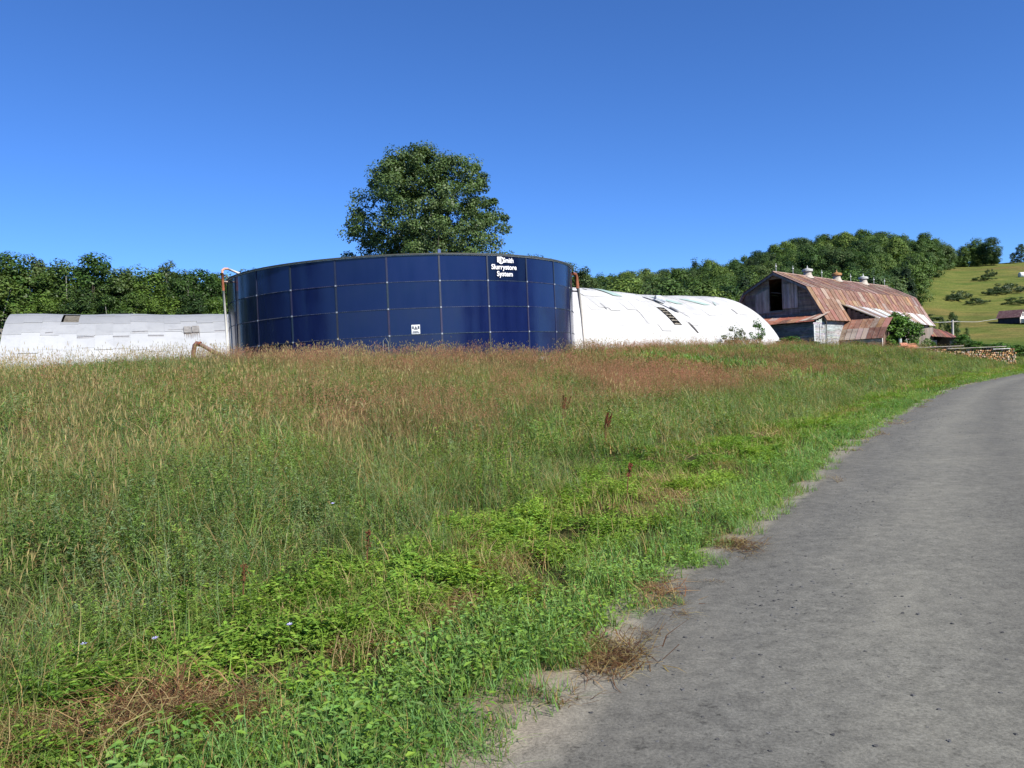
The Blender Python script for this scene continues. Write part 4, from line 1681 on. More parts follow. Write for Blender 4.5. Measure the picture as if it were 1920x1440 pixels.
bpart(w, 'lean_to_wall', M_DARKWOOD)
w = MB()
w.tube([BP(6.3, 8.5, Z0), BP(6.3, 8.5, 6.2)], .1, 6, (.3, .28, .26))
bpart(w, 'lean_to_post', M_DARKWOOD)
w = MB()
w.tube([BP(15, 8, Z0), BP(15, 7.9, 5.95)], .1, 6, (.3, .28, .26))
bpart(w, 'lean_to_post', M_DARKWOOD)

# small cross wing with its own broken-pitch roof
W = MB()
WT, WK, WE = (5.8, 6.12), (4.5, 5.05), (3.5, 3.82)
for sgn_ in (1, -1):
    m_ = lambda tz: (5.8 + (tz[0] - 5.8) * sgn_, tz[1])
    for lo, hi in ((WK, WT), (WE, WK)):
        l, h = m_(lo), m_(hi)
        A, B = BP(l[0], 5.6, l[1]), BP(l[0], 10.55 - .15 * (lo == WE), l[1])
        C, D = BP(h[0], 10.55 + .15 * (hi == WT), h[1]), BP(h[0], 5.6, h[1])
        args = (A, B, C, D) if sgn_ > 0 else (B, A, D, C)
        sheet_roof(W, *args, 8, 1, base=(.26, .13, .09) if lo == WK else (.36, .27, .22))
bpart(W, 'wing_roof', M_ROOF)
w = MB()
boards(w, lambda q, z: BP(3.8, q, z), 5.65, 10.1, Z0 - .6, lambda q: 3.95, .2, (.36, .37, .37), False, openings=[(7.6, 8.7, 2.7, 3.5)], var=.2)
w.slab([BP(4.05, 7.4, 2.5), BP(4.05, 8.9, 2.5), BP(4.05, 8.9, 3.7), BP(4.05, 7.4, 3.7)], .03, (.03, .035, .03))
bpart(w, 'wing_front_wall', M_CLAP)
w = MB()


def wing_top(u):
    a = abs(u - 5.8)
    return (6.12 - a / 1.3 * 1.07 if a < 1.3 else 5.05 - (a - 1.3) / 1.0 * 1.23) - .06


boards(w, lambda u, z: BP(u, 10.15, z), 3.75, 7.85, Z0 - .6, wing_top, .22, (.16, .11, .09), True, var=.3)
w.slab([BP(3.72, 10.22, Z0 - .6), BP(3.95, 10.22, Z0 - .6), BP(3.95, 10.22, 4.0), BP(3.72, 10.22, 4.0)], .06, (.5, .48, .46))
bpart(w, 'wing_end_wall', M_DARKWOOD)
w = MB()
w.tube([BP(6.0, 11.3, Z0 - .8), BP(6.0, 11.3, 3.7)], .17, 10, (.45, .5, .5))
bpart(w, 'pale_door_post', M_PAINT)
w = MB()
w.tube([BP(6.2, 11.9, Z0 - .8), BP(6.2, 11.9, 3.6)], .12, 8, (.5, .5, .48))
bpart(w, 'pale_door_post', M_PAINT)

# ridge ventilators and lightning rods
for tv, cap_c in ((8.3, (.4, .41, .4)), (16.9, (.33, .17, .07)), (25.7, (.44, .45, .44))):
    M_ = Matrix.Translation(BP(tv, 0, Z_R - .3)) @ Matrix.Scale(.86, 4)
    v = MB()
    v.lathe([(.95, 0), (.7, .3), (.56, .65), (.52, 1.0)], M_, 14, (.4, .36, .31))
    vo = bpart(v, 'ridge_ventilator', M_RUST, smooth=True)
    v = MB()
    v.lathe([(.40, .98), (.66, 1.0), (.74, 1.04), (.74, 1.06), (.74, 1.3), (.73, 1.34), (.45, 1.42), (.14, 1.5), (.1, 1.62), (.04, 1.85), (0.01, 1.95)], M_, 14, cap_c)
    rel(v, barn.location).build('ventilator_cap', M_RUST, vo, True)
for tr in (.1, 4.4, 12.4, 21.4, 29.5, 33.5):
    v = MB()
    v.tube([BP(tr, 0, Z_R), BP(tr, 0, Z_R + 1.05)], .028, 5, (.55, .56, .55))
    v.lathe([(.01, -.1), (.09, -.05), (.11, 0), (.09, .05), (.01, .1)], Matrix.Translation(BP(tr, 0, Z_R + .7)), 8, (.6, .62, .62))
    bpart(v, 'lightning_rod', M_PAINT)

# ------------------------------------------------------------------ low shed at the far end
SH = at(1740, 640, 118)
shed = empty('open_shed', (SH.x, SH.y, 2.0))
tag(shed, 'low stone-walled shed with a red rusty lean roof beyond the big barn', 'shed')


def sp(mb, name, m, smooth=False):
    return rel(mb, shed.location).build(name, m, shed, smooth)


s = MB()
A, B = at(1748, 631, 112.5), at(1797, 633.5, 110)
C, D = at(1775, 622, 117), at(1736, 612, 119)
sheet_roof(s, A, B, C, D, 9, 1, base=(.3, .1, .075), var=.25)
sp(s, 'roof', M_ROOF)
s = MB()
P0, P1 = at(1730, 646, 112.8), at(1757, 646, 112.3)
for k in range(60):
    u = k % 15 / 15
    v = k // 15 / 4
    a = P0 + (P1 - P0) * u
    b = P0 + (P1 - P0) * (u + .062)
    z0 = 1.6 + 2.2 * v
    s.slab([Vector((a.x, a.y, z0)), Vector((b.x, b.y, z0)), Vector((b.x, b.y, z0 + .5)), Vector((a.x, a.y, z0 + .5))], .3, jc((.3, .28, .25), .3))
P0, P1 = at(1781, 650, 111.2), at(1796, 650, 110.5)
for k in range(24):
    u = k % 6 / 6
    v = k // 6 / 4
    a = P0 + (P1 - P0) * u
    b = P0 + (P1 - P0) * (u + .155)
    z0 = 1.2 + 2.4 * v
    s.slab([Vector((a.x, a.y, z0)), Vector((b.x, b.y, z0)), Vector((b.x, b.y, z0 + .58)), Vector((a.x, a.y, z0 + .58))], .3, jc((.28, .27, .25), .3))
P0, P1 = at(1757, 650, 112.2), at(1781, 650, 111.3)
s.slab([Vector((P0.x, P0.y, 1.2)), Vector((P1.x, P1.y, 1.2)), Vector((P1.x, P1.y, 2.9)), Vector((P0.x, P0.y, 2.9))], .3, (.26, .22, .2))
sp(s, 'stone_wall', M_CONC)
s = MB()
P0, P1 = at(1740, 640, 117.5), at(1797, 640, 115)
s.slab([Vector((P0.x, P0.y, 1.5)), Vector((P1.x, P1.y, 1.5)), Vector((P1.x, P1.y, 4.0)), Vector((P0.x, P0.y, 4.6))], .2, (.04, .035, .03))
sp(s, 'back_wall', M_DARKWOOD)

# ------------------------------------------------------------------ house on the hillside
hz = ground_hit(1895, 606)
HZ = ground_z(hz.x, hz.y)
house = empty('hillside_house', (hz.x, hz.y, HZ - .2))
tag(house, 'small house with dark maroon roof and pale gable on the hillside pasture', 'house')
house.rotation_euler.z = math.radians(-50)
house.scale = (.92,) * 3
k_ = 250 / 1550
h = MB()
h.box((-2.6, -2.2, 0), (3.2, 2.2, 1.9), c=(.035, .04, .06))
h.build('side_wall', M_DARKWOOD, house)
h = MB()
for sg_ in (1, -1):
    pts = [(-3.0, -2.7 * sg_, 1.75), (3.5, -2.7 * sg_, 1.75), (3.5, 0, 4.0), (-3.0, 0, 4.0)]
    h.slab(pts if sg_ > 0 else pts[::-1], .15, (.085, .04, .045))
h.build('roof', M_ROOF, house)
h = MB()
h.poly([(3.26, -2.3, 0), (3.26, 2.3, 0), (3.26, 2.3, 1.9), (3.26, 0, 3.75), (3.26, -2.3, 1.9)], (.6, .57, .52))
h.box((3.2, -2.0, 0), (5.2, 2.0, 1.2), c=(.5, .48, .45))
h.build('gable_wall', M_PAINT, house)
h = MB()
h.box((3.28, -.5, 2.0), (3.33, .5, 2.9), c=(.06, .06, .08))
h.build('window', M_PAINT, house)
bl = at(1917, 545, 330)
bz = ground_z(bl.x, bl.y)
q = MB()
q.lathe([(.02, -.8), (.75, -.8), (.85, -.7), (.85, .7), (.75, .8), (.02, .8)], Matrix.Translation((0, 0, .8)) @ Matrix.Rotation(math.pi / 2, 4, 'Y') @ Matrix.Scale(1.3, 4), 16, (.7, .7, .68))
bo = q.build('wrapped_bale', M_PAINT, None, True)
bo.location = (bl.x, bl.y, bz)
tag(bo, 'small white bale lying high on the hillside pasture at right edge', 'bale')

# ------------------------------------------------------------------ pole and cable behind the barn
pl = at(1786, 640, 128)
pz = ground_z(pl.x, pl.y)
pole = empty('utility_pole', (pl.x, pl.y, pz))
tag(pole, 'pale utility pole with a cable beyond the low shed', 'pole')
q = MB()
top = at(1786, 600, 128)
q.tube([(0, 0, 0), (top.x - pl.x, 0, top.z - pz)], [.2, .15], 8, (.42, .4, .36))
q.build('mast', M_PAINT, pole)
q = MB()
q.tube([(-.9, 0, top.z - pz - .3), (.9, 0, top.z - pz - .25)], .07, 6, (.4, .38, .34))
q.build('cross_arm', M_PAINT, pole)
q = MB()
a, b, c_ = at(1737, 603, 124), at(1786, 603, 128), at(1870, 598, 150)
o_ = pole.location
q.tube([a - o_, (a + b) / 2 - o_ - Vector((0, 0, .12)), b - o_, (b + c_) / 2 - o_ - Vector((0, 0, .3)), c_ - o_], .03, 5, (.42, .43, .42))
q.build('cable', M_PAINT, pole)

# ------------------------------------------------------------------ long stack of split firewood
fwa, fwb = at(1712, 667, 84), at(1905, 671.5, 82.5)
fw = MB()
fw_n = 0
for row in range(-4, 6):
    x = 0.0
    Ln = (fwb - fwa).length
    while x < Ln:
        u = x / Ln
        base = fwa + (fwb - fwa) * u
        gz = base.z
        topz = .2 + .72 * sstep(0, .22, u) * (1 - .12 * sstep(.75, 1, u)) + .12 * math.sin(x * .9)
        r = U(.07, .12)
        z = gz + .1 + row * .2 + U(-.03, .03)
        if z - gz < topz:
            d = (fwb - fwa).normalized()
            nr = Vector((d.y, -d.x, 0))
            off = U(-.08, .08)
            c = jc(random.choice(((.55, .33, .17), (.5, .27, .13), (.58, .42, .26), (.36, .19, .1), (.42, .34, .26))), .3)
            cen = Vector((base.x, base.y, z))
            n_ = random.choice((4, 5, 6))
            n0 = len(fw.v)
            a0 = U(0, 6)
            for e, oo in ((0, off), (1, off - .45)):
                for k in range(n_):
                    a = a0 + 6.283 * k / n_
                    fw.v.append(tuple(cen + nr * oo + d * (math.cos(a) * r) + Vector((0, 0, math.sin(a) * r))))
            fw.f.append(tuple(n0 + k for k in range(n_)))
            fw.c.append(c)
            for k in range(n_):
                k2 = (k + 1) % n_
                fw.f.append((n0 + k, n0 + n_ + k, n0 + n_ + k2, n0 + k2))
                fw.c.append(jc((.2, .16, .13), .2))
            fw_n += 1
        x += U(.17, .26)
fo = fw.build('split_firewood', M_DARKWOOD)
tag(fo, 'long low stack of split orange-brown firewood beside the road bend', 'firewood', kind='stuff')
fd = (fwb - fwa).normalized()
for i, (u, L, lab) in enumerate(((.26, 4.5, 'grey weathered plank lying on the left part of the firewood stack'), (.62, 5.5, 'long grey plank lying along the middle of the firewood stack'), (.86, 1.6, 'short white board lying on the right end of the firewood stack'))):
    b = fwa + (fwb - fwa) * u
    q = MB()
    z = b.z + (1.0 if i < 2 else .93)
    nr = Vector((fd.y, -fd.x, 0))
    a_ = b - fd * L / 2
    b_ = b + fd * L / 2
    q.slab([Vector((a_.x, a_.y, z)) + nr * .2, Vector((b_.x, b_.y, z)) + nr * .2, Vector((b_.x, b_.y, z)) - nr * .25, Vector((a_.x, a_.y, z)) - nr * .25], .06, (.42, .38, .34) if i < 2 else (.7, .7, .68))
    o = q.build('loose_board', M_DARKWOOD)
    tag(o, lab, 'board')
q = MB()
for i in range(9):
    b = at(1698 + U(-18, 12), 653, 84.5 + U(-.5, .5))
    b.z = ground_z(b.x, b.y) + U(.2, .75)
    q.slab([b, b + Vector((U(.5, 1.1), U(-.2, .2), U(-.2, .3))), b + Vector((U(.5, 1.1), .3, U(.1, .4))), b + Vector((0, .3, .3))], .06, jc((.45, .2, .13), .3))
o = q.build('scrap_timber', M_DARKWOOD)
tag(o, 'heap of reddish scrap timber left of the firewood stack', 'scrap', kind='stuff')

# ------------------------------------------------------------------ trees
def crown_mesh(name, clumps, leaf, per, rnd, cols, m, center, flat=.75, nr=.55):
    """clumps: (x, y, z, r). Many small leaf faces gathered in clumps, open between them"""
    V, Cc = [], []
    ctr = np.array(center, float)
    for (x, y, z, r) in clumps:
        n = max(4, int(per * rnd.uniform(.75, 1.25)))
        d = rnd.normal(0, 1, (n, 3))
        d /= np.linalg.norm(d, axis=1)[:, None]
        rad = r * rnd.uniform(.25, 1, n) ** .55
        p = np.array([x, y, z]) + d * rad[:, None] * np.array([1, 1, flat])
        out = (np.array([x, y, z]) - ctr)
        out = out / (np.linalg.norm(out) + 1e-6)
        nrm = rnd.normal(0, nr, (n, 3)) + d * .8 + out * .4 + np.array([0, 0, .45])
        nrm /= np.linalg.norm(nrm, axis=1)[:, None]
        a = np.cross(nrm, rnd.normal(0, 1, (n, 3)))
        a /= np.linalg.norm(a, axis=1)[:, None] + 1e-9
        b = np.cross(nrm, a)
        L = leaf * rnd.uniform(.6, 1.35, n)[:, None]
        W = L * rnd.uniform(.45, .75, n)[:, None]
        V.append(np.stack([p - a * L * .5, p + b * W * .5 + a * L * .05, p + a * L * .5, p - b * W * .5 + a * L * .05], 1))
        base = np.array(cols[rnd.integers(0, len(cols))]) * rnd.uniform(.8, 1.2)
        Cc.append(base[None, :] * rnd.uniform(.72, 1.3, (n, 1)) * rnd.uniform(.93, 1.07, (n, 3)))
    V = np.concatenate(V)
    Cc = np.concatenate(Cc)
    n = len(V)
    return np_mesh(name, V.reshape(-1, 3), np.arange(n * 4).reshape(n, 4), np.clip(Cc, .004, 1), m)


def limbs(mb, rnd, base_r, height_, spread, z_lo, n, c, targets=None, lean=0.0):
    """tapered trunk with limbs reaching out to points of the crown"""
    tr = [Vector((0, 0, -.4))]
    for i in range(1, 7):
        t = i / 6
        tr.append(Vector((lean * t * height_ + rnd.normal(0, .02) * height_ * t * .5, rnd.normal(0, .02) * height_ * t * .5, height_ * .86 * t)))
    mb.tube(tr, [base_r * (1.25 if i == 0 else (1 - i / 6.6)) for i in range(7)], 8, c)
    for k in range(n):
        t = rnd.uniform(z_lo, .8)
        i = min(5, int(t * 6))
        p0 = tr[i].lerp(tr[i + 1], t * 6 - i)
        if targets is not None and len(targets):
            q = targets[rnd.integers(0, len(targets))]
            p2 = Vector(q[:3])
        else:
            a = rnd.uniform(0, 6.283)
            p2 = p0 + Vector((math.cos(a) * spread * rnd.uniform(.5, .95), math.sin(a) * spread * rnd.uniform(.5, .95), spread * rnd.uniform(.1, .7)))
        p1 = p0.lerp(p2, .5) + Vector((rnd.normal(0, .2), rnd.normal(0, .2), (p2 - p0).length * .08))
        r0 = base_r * (1 - t) * .5 + .02
        mb.tube([p0, p1, p2], [r0, r0 * .6, r0 * .2], 5, c, False)


def envelope_clumps(prof, n, rnd, r0, r1, inner=.35, squash=1.0, lump=.22):
    """clump centres between a trunk and an uneven envelope; prof is [(z, radius)]"""
    zs_, rs_ = [a for a, _ in prof], [b for _, b in prof]
    out = []
    ph = rnd.uniform(0, 6.28, 8)
    while len(out) < n:
        z = rnd.uniform(zs_[0], zs_[-1])
        R = np.interp(z, zs_, rs_)
        if rnd.uniform(0, max(rs_)) > R + .25 * max(rs_):
            continue
        a = rnd.uniform(0, 6.283)
        R *= 1 + lump * (math.sin(3 * a + ph[0] + z * .5) * .5 + math.sin(5 * a + ph[1] - z * .8) * .35 + math.sin(2 * a + ph[2] + z * 1.3) * .4)
        rr = R * math.sqrt(rnd.uniform(inner ** 2, 1))
        out.append((math.cos(a) * rr, math.sin(a) * rr * squash, z, rnd.uniform(r0, r1)))
    return out


BARK = (.1, .085, .07)
BIRCH = (.36, .34, .31)


def place_tree(name, label, cat, group, crown_me, trunk_me, loc, rz, sc):
    e = empty(name, loc, rz)
    e.scale = sc if hasattr(sc, '__len__') else (sc, sc, sc)
    tag(e, label, cat, group)
    for nm, me in (('crown', crown_me), ('trunk', trunk_me)):
        if me is None:
            continue
        o = bpy.data.objects.new(nm, me)
        COL.objects.link(o)
        o.parent = e
    return e


# the big tree behind the tank -------------------------------------
rnd = np.random.default_rng(5)
tx = at(806, 480, 78)
tz0 = ground_z(tx.x, 78)
prof = [(5.2, 4.2), (7.5, 6.4), (10.5, 7.0), (13.5, 6.9), (16, 6.0), (18, 4.9), (19.6, 3.2), (20.6, .9)]
cl = envelope_clumps(prof, 560, rnd, .65, 1.25, .15, .95, .24)
cl = [(x - (.9 if z > 18 else 0) * (z - 18) / 2.6, y, z, r) for x, y, z, r in cl]
# the leading tops and ragged side boughs of its outline
for (px, py, r) in ((778, 280, .7), (760, 292, .9), (790, 292, .9), (745, 310, .9), (735, 300, .6), (870, 303, .8), (862, 318, 1.0), (884, 318, .9), (832, 298, .5), (834, 318, .9), (720, 335, .9), (905, 352, .8), (920, 385, .9),
                    (700, 345, .7), (672, 366, 1.0), (664, 385, .9), (668, 408, .8), (662, 436, .7), (690, 452, 1.0), (935, 402, .8), (943, 428, .8), (932, 455, .9), (928, 470, .9), (700, 470, 1.0), (682, 425, 1.0), (905, 330, .6), (893, 315, .6), (925, 378, .5), (947, 408, .5)):
    P = at(px, py, 78 + rnd.uniform(-1.5, 1.5))
    cl.append((P.x - tx.x, P.y - 78, P.z - tz0, r))
crown = crown_mesh('crown', cl, .23, 190, rnd, [(.056, .1, .028), (.064, .11, .03), (.047, .085, .026), (.074, .118, .04)], M_TREE, (0, 0, 11))
mb = MB()
limbs(mb, rnd, .42, 19, 6, .2, 34, (.17, .155, .13), cl)
place_tree('deciduous_tree', 'large dark green tree rising alone behind the blue tank', 'tree', None, crown, mb.mesh('trunk', M_BARK, True), (tx.x, 78, tz0), 0, 1)

# tree row behind the left barn, and a few behind the tank ---------------------
VAR = []
for v in range(6):
    rnd = np.random.default_rng(40 + v)
    Hh = 16
    w = (4.3, 3.6, 4.8, 3.2, 4.0, 3.0)[v]
    prof = [(1.2, w * .65), (4, w * .95), (8, w), (11.5, w * .85), (14, w * .55), (15.6, w * .16)]
    if v == 3:
        prof = [(3.2, w * .5), (6, w * .9), (10, w), (13, w * .7), (15.8, w * .12)]
    cl = envelope_clumps(prof, (150, 120, 160, 80, 140, 120)[v], rnd, .7, 1.3, .4, 1, .26)
    g_ = ([(.07, .13, .025), (.08, .15, .028), (.055, .105, .022)], [(.075, .13, .03), (.085, .145, .03)], [(.045, .085, .022), (.06, .105, .025)],
          [(.12, .165, .05), (.13, .18, .06)], [(.09, .16, .028), (.1, .175, .03)], [(.038, .072, .024), (.05, .09, .026)])[v]
    cm = crown_mesh('crown', cl, .3, 135, rnd, [tuple(x * .85 for x in c) for c in g_], M_TREE, (0, 0, 8), .8, .42)
    mb = MB()
    limbs(mb, rnd, .2, 14.5, w * .8, .12, 20, BIRCH if v in (1, 3) else BARK, cl)
    VAR.append((cm, mb.mesh('trunk', M_BARK, True)))


def tree_at(px, top, Y, v, name, label, group, widen=1.0):
    P = at(px, top, Y)
    gz = ground_z(P.x, Y)
    s_ = (P.z - gz) / 16.0
    return place_tree(name, label, 'tree', group, VAR[v][0], VAR[v][1], (P.x, Y, gz - .2), random.uniform(0, 6.28), (s_ * widen, s_ * widen, s_))


GRP = 'trees in a row behind the left arched barn'
LEFT = [(-70, 470, 98, 2, 'dense dark tree cut off by the left picture edge', 1.15),
        (18, 472, 96, 0, 'tall bushy tree nearest the left end of the white barn roof', 1.2),
        (62, 478, 99, 3, 'loose pale tree with bare whitish trunk behind the barn\'s left end', 1.0),
        (118, 487, 97, 1, 'light green tree with pale forked stem above the barn roof hole', 1.15),
        (176, 474, 100, 0, 'tallest tree of the left row with a rounded light-topped crown', 1.2),
        (226, 502, 98, 2, 'dark lower tree right of the tallest one in the left row', 1.1),
        (268, 494, 101, 4, 'fresh green tree in the middle of the left row', 1.15),
        (312, 489, 104, 3, 'thin grey-topped tree with bare upper twigs in the left row', .95),
        (342, 505, 97, 1, 'tree with thin white stem behind the rusty barn vent', 1.0),
        (376, 502, 100, 0, 'bushy tree left of the fill pipe', 1.1),
        (418, 508, 103, 4, 'light tree directly behind the fill pipe top', 1.05),
        (456, 506, 105, 3, 'sparse pale-topped tree peeping over the tank\'s left rim', 1.1),
        (492, 503, 107, 2, 'small treetop above the tank rim right of the fill spout', 1.1)]
for (px, top, Y, v, lab, wd) in LEFT:
    tree_at(px, top, Y, v, 'deciduous_tree', lab, GRP, wd)
BACK = [(-30, 498, 118, 5), (44, 492, 116, 4), (92, 496, 114, 5), (148, 500, 118, 2), (205, 510, 112, 4), (250, 513, 115, 5), (292, 512, 117, 2), (330, 510, 116, 0), (362, 514, 118, 5), (398, 512, 115, 2), (440, 518, 118, 0),
        (-110, 480, 104, 0), (-10, 510, 92, 1), (85, 545, 90, 4), (150, 540, 91, 2), (205, 552, 90, 1), (255, 545, 92, 0), (305, 548, 92, 4), (360, 550, 93, 2), (405, 552, 95, 4)]
for (px, top, Y, v) in BACK:
    tree_at(px, top, Y, v, 'deciduous_tree', 'leafy green tree filling the gaps of the tree row behind the left white barn', GRP + ' (fillers)', 1.25)
GR2 = 'trees showing over the right rim of the tank'
for (px, top, Y, v, lab, wd) in ((962, 477, 116, 0, 'small treetop at the foot of the big tree above the tank rim', 1.0),
                                 (1000, 478, 118, 2, 'treetop above the tank lettering panel\'s right neighbour', 1.1),
                                 (1040, 484, 116, 4, 'rounded treetop over the tank\'s right shoulder', 1.15),
                                 (1066, 492, 120, 2, 'dark treetop just left of the tank\'s right edge', 1.0),
                                 (1092, 500, 112, 3, 'greyish tree between the tank edge and the right white barn ridge', 1.15)):
    tree_at(px, top, Y, v, 'deciduous_tree', lab, GR2, wd)

# wooded hillside (one far-off mass) ---------------------------------
WM = []
for v in range(6):
    rnd = np.random.default_rng(80 + v)
    w = (4.6, 5.2, 4.0, 4.8, 3.6, 5.0)[v]
    prof = [(1.0, w * .7), (4, w), (7.5, w * .95), (10, w * .68), (11.8, w * .2)]
    if v == 4:
        prof = [(1, w * .8), (4, w * .75), (8, w * .5), (12, w * .22), (14, .2)]
    cl = envelope_clumps(prof, 60, rnd, 1.1, 1.9, .45, 1, .22)
    g_ = ([(.07, .125, .03), (.08, .135, .03)], [(.05, .095, .025), (.058, .105, .027)], [(.036, .072, .022)], [(.095, .15, .035), (.085, .14, .03)], [(.026, .05, .022)], [(.07, .11, .035)])[v]
    WM.append(crown_mesh('wood_tree', cl, .5, 115, rnd, g_, M_WOODLEAF, (0, 0, 6), .85, .3))
n = 5200
Y = np.sqrt(RNG.uniform(150 ** 2, 475 ** 2, n))
b = RNG.uniform(-.12, .75, n)
X = b * Y
lim = .485 + .05 * (Y - 230) / 200 + .02 * (fbm(Y / 25, b * 0, 15) - .5)
ok = (b < lim) | ((Y > 418) & (b < .585))
ok &= (b < .585)
pts = []
cell = {}
for i in np.nonzero(ok)[0]:
    d = 7.0
    kx, ky = int(X[i] // d), int(Y[i] // d)
    if any((X[i] - X[j]) ** 2 + (Y[i] - Y[j]) ** 2 < d * d for ax in (-1, 0, 1) for ay in (-1, 0, 1) for j in cell.get((kx + ax, ky + ay), ())):
        continue
    cell.setdefault((kx, ky), []).append(i)
    pts.append(i)
pts = np.array(pts)
X, Y = X[pts], Y[pts]
n = len(pts)
sz = RNG.uniform(.75, 1.25, n) * (1 + .15 * sstep(260, 160, Y))
scatter('wooded_hill', 'broadleaf wood covering the far hill behind the weathered barn', 'wood', WM, np.stack([X, Y, height(X, Y) - .4], 1), RNG.uniform(0, 6.28, n), sz, RNG.choice(6, n, p=[.22, .2, .18, .16, .08, .16]), RNG.uniform(0, 1, n), .05)

# the wood's outlying edges on both sides of the view
xs_, ys_ = [], []
for i in range(16):
    xs_.append(-82 - 6 * math.sin(i * .9) - (8 if i % 2 else 0))
    ys_.append(96 - i * 8.5)
for i in range(12):
    xs_.append(72 + 5 * math.sin(i * 1.7) + (7 if i % 2 else 0))
    ys_.append(52 - i * 7.5)
xs_, ys_ = np.array(xs_), np.array(ys_)
scatter('wood_edge', 'leafy wood edges running past both sides of the meadow', 'wood', WM, np.stack([xs_, ys_, height(xs_, ys_) - .3], 1), RNG.uniform(0, 6.28, len(xs_)), RNG.uniform(1.25, 1.6, len(xs_)), RNG.choice(4, len(xs_)), RNG.uniform(0, 1, len(xs_)), .03)

# crest trees on the right, pasture bushes, hedge plants -------------------------
SHM = []
for v in range(4):
    rnd = np.random.default_rng(120 + v)
    prof = ([(.1, 1.0), (.6, 1.25), (1.3, 1.0), (1.9, .4)], [(.1, 1.6), (.5, 1.8), (1.0, 1.3), (1.4, .5)], [(.4, .5), (1.2, .8), (2.2, .75), (3.0, .2)], [(.1, .8), (.8, 1.1), (1.6, .9), (2.4, .3)])[v]
    cl = envelope_clumps(prof, (46, 40, 30, 60)[v], rnd, .2, .4, .2, 1, .3)
    g_ = ([(.16, .19, .09), (.13, .16, .075)], [(.05, .085, .026), (.065, .1, .03)], [(.06, .14, .022), (.08, .17, .03)], [(.06, .15, .02), (.075, .17, .025), (.05, .11, .02)])[v]
    cm = crown_mesh('foliage', cl, (.11, .13, .13, .13)[v], (75, 120, 60, 120)[v], rnd, g_, M_TREE, (0, 0, .8))
    mb = MB()
    for k in range(9):
        q = cl[rnd.integers(0, len(cl))]
        mb.tube([(rnd.normal(0, .06), rnd.normal(0, .06), -.2), (q[0] * .5, q[1] * .5, q[2] * .55), q[:3]], [.03, .02, .008], 5, BARK, False)
    SHM.append((cm, mb.mesh('stems', M_BARK)))


def shrub(v, P, sc, name, label, cat='shrub', group=None, rz=None):
    e = empty(name, P, random.uniform(0, 6.28) if rz is None else rz)
    e.scale = sc
    tag(e, label, cat, group)
    for nm, me in (('foliage', SHM[v][0]), ('stems', SHM[v][1])):
        o = bpy.data.objects.new(nm, me)
        COL.objects.link(o)
        o.parent = e
    return e


def on_ground(px, Y, dz=0.0):
    P = at(px, 650, Y)
    return Vector((P.x, Y, ground_z(P.x, Y) + dz))


shrub(0, on_ground(1383, 74), (1.15, 1.15, 1.25), 'grey_shrub', 'airy grey-green bush in front of the right white barn')
shrub(2, on_ground(1420, 76), (1.0, 1.0, .95), 'green_bush', 'narrow bright green bush with trailing tips by the right barn end')
shrub(3, on_ground(1478, 82), (1.7, 1.2, .62), 'bramble_bush', 'low wide leafy bush before the dark lean-to wall of the barn')
shrub(3, on_ground(1530, 83), (1.4, 1.0, .4), 'bramble_bush', 'low green bush under the whitewashed corner of the barn')
shrub(3, on_ground(1600, 85), (1.8, .9, .42), 'bramble_bush', 'low green growth in front of the small wing\'s wall')
shrub(3, on_ground(1694, 92), (2.3, 1.9, 1.75), 'vine_thicket', 'big leafy vine thicket climbing the right side of the weathered barn')
shrub(3, on_ground(1676, 94), (1.1, 1.1, 1.85), 'vine_thicket', 'tall narrow vine clump beside the pale door posts of the barn')
shrub(0, on_ground(1723, 95), (1.2, 1.0, 1.2), 'flowering_bush', 'pale flowering bush between the vine thicket and the low shed')
shrub(3, on_ground(1742, 101), (1.1, .8, .7), 'green_bush', 'small bright bush below the low shed\'s dark opening')
shrub(3, on_ground(1803, 108), (1.3, 1.1, .9), 'green_bush', 'round green bush at the right corner of the low shed')
for i, (px, Y, sx) in enumerate(((1835, 92, 1.5), (1868, 93, 2.2), (1905, 95, 2.0))):
    shrub(3, on_ground(px, Y), (sx, 1.4, .62), 'field_bush', ('low bush behind the middle of the firewood stack', 'wide leafy bush behind the right half of the firewood stack', 'leafy bush at the right end of the firewood stack by the road')[i], 'shrub')
for (px, py, sc, v, lab, nm) in ((1842, 522, (3.6, 2.0, 1.5), 1, 'long dark bush highest on the open hillside pasture', 'pasture_bush'),
                                 (1856, 515, (1.5, 1.3, 2.1), 1, 'taller dark bush at the right end of the highest pasture bush', 'pasture_bush'),
                                 (1800, 556, (2.6, 1.8, 1.9), 1, 'dark bush on the pasture near the edge of the wood', 'pasture_bush'),
                                 (1786, 560, (2.0, 2.0, 1.4), 1, 'small dark bush left of the one near the wood edge', 'pasture_bush'),
                                 (1890, 545, (4.0, 2.4, 2.3), 1, 'broad dark bush beside the white bale on the pasture', 'pasture_bush'),
                                 (1868, 548, (2.6, 2.0, 1.3), 1, 'low bush trailing left of the broad pasture bush', 'pasture_bush'),
                                 (1831, 566, (2.4, 1.8, 1.4), 1, 'small isolated bush in the middle of the pasture', 'pasture_bush'),
                                 (1905, 566, (2.6, 1.8, 1.4), 1, 'small bush above the maroon-roofed house', 'pasture_bush'),
                                 (1727, 601, (3.2, 2.2, 1.5), 1, 'dark bush at the foot of the wood behind the barn roof', 'pasture_bush')):
    P = ground_hit(px, py + 4)
    shrub(v, P, sc, nm, lab)
for (px, py, Y, v, lab) in ((1785, 583, 160, 0, 'young green tree standing behind the utility pole'),
                            (1766, 592, 165, 3, 'small reddish-grey tree left of the young green one'),
                            (1752, 606, 150, 3, 'small bushy tree behind the right eave of the barn'),
                            (1812, 612, 150, 1, 'small bushy tree right of the utility pole')):
    tree_at(px, py, Y, v, 'young_tree', lab, None, .62)
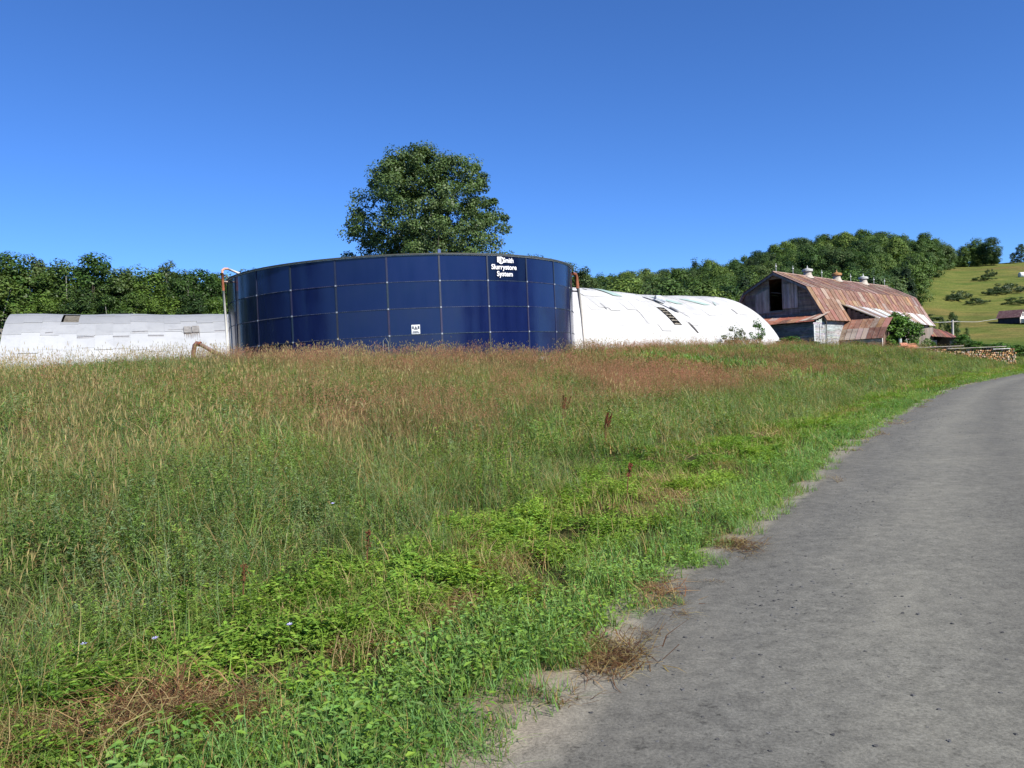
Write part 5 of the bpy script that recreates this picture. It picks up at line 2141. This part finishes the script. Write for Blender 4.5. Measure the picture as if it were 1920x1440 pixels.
for (px, top, Y, v, lab) in ((1914, 457, 420, 2, 'lone spreading dark tree on the hill crest at the right edge'),
                             (1898, 473, 440, 5, 'low tree on the crest left of the lone tree'),):
    tree_at(px, top, Y, v, 'hill_tree', lab, None, 1.3)

# single weeds standing out in the meadow ------------------------------


def on_meadow(px, py_top, Y):
    P = at(px, py_top, Y)
    return P.x, Y, ground_z(P.x, Y), P.z


def dock(px, top, Y, label, n=3, chips=200):
    x, y, z, zt = on_meadow(px, top, Y)
    e = empty('dock_plant', (x, y, z))
    tag(e, label, 'weed')
    for k in range(n):
        h = (zt - z) * U(.86, 1.02)
        lean = Vector((U(-.02, .3), U(-.1, .1), 0)) * h
        st_ = MB()
        st_.tube([(0, 0, 0), lean * .35 + Vector((0, 0, h * .55)), lean + Vector((0, 0, h))], [.008, .006, .003], 5, (.14, .07, .035))
        s_ = st_.build('stem', M_BARK, e)
        P = Patch()
        for i in range(chips):
            t = 1 - .34 * random.random() ** 1.2
            q = lean * t ** 1.6 + Vector((G(0, .03) * (1.25 - t), G(0, .03) * (1.25 - t), h * t))
            P.chip(q, (G(0, .5), G(0, .5), 1), U(.012, .028), U(.004, .008), jc((.15, .055, .03), .35))
        o = bpy.data.objects.new('seed_head', P.mesh('seed_head', M_DOCK))
        COL.objects.link(o)
        o.parent = e
    return e


M_DOCK = leaf_mat('dock_seed', .15, .8, .1)
dock(1130, 772, 15.0, 'dark red-brown dock seed stalks standing above the lower meadow edge', 4)
dock(1052, 738, 18, 'reddish dock stalk behind and left of the dark red-brown one', 3)
dock(1172, 868, 9.8, 'short near-black dock head close to the mown strip', 1)
dock(684, 985, 6.6, 'thin rust-brown dead stalk in front of the middle meadow', 1, 70)
dock(452, 1062, 5.7, 'single rust-brown dead stem at the lower meadow edge', 1, 60)


def golden(px, top, Y, label, r=.22, n=16, c=((.16, .24, .03), (.2, .26, .035))):
    x, y, z, zt = on_meadow(px, top, Y)
    P = forb_patch(n, r, (zt - z) * .75, zt - z, 34, .05, .014, list(c))
    o = bpy.data.objects.new('leafy_weed', P.mesh('leafy_weed', M_DOCK))
    COL.objects.link(o)
    o.location = (x, y, z)
    tag(o, label, 'weed')


golden(915, 765, 9.6, 'bright yellow-green goldenrod clump in the middle of the meadow')
golden(848, 702, 17, 'tall dark leafy weed standing above the brown grass', .35, 14, ((.09, .13, .035), (.08, .12, .04)))
golden(968, 790, 9.0, 'yellow-green weed right of the brighter goldenrod clump', .16, 9)

# little chicory flowers near the lower left
for i, (px, py, Y, lab) in enumerate(((155, 1208, 4.6, 'pale violet flower low at the left meadow edge'), (288, 1198, 4.7, 'pale violet flower right of its twin at the left meadow edge'), (622, 945, 7.2, 'pale blue flower in the middle of the lower meadow'), (540, 1172, 4.9, 'tiny lilac flower above the low green leaves'))):
    P = at(px, py, Y)
    gz = ground_z(P.x, Y)
    e = empty('wild_flower', (P.x, Y, gz))
    tag(e, lab, 'flower')
    q = MB()
    q.tube([(0, 0, 0), (.01, 0, max(.15, P.z - gz))], .003, 5, (.08, .13, .04))
    q.build('stem', M_BARK, e)
    q = Patch()
    for k in range(11):
        a = 6.283 * k / 11
        q.leaf((.01, 0, max(.15, P.z - gz)), (math.cos(a), math.sin(a) - .5, .5), (0, 0, 1), .022, .011, (.42, .4, .7))
    o = bpy.data.objects.new('petals', q.mesh('petals', M_DOCK))
    COL.objects.link(o)
    o.parent = e
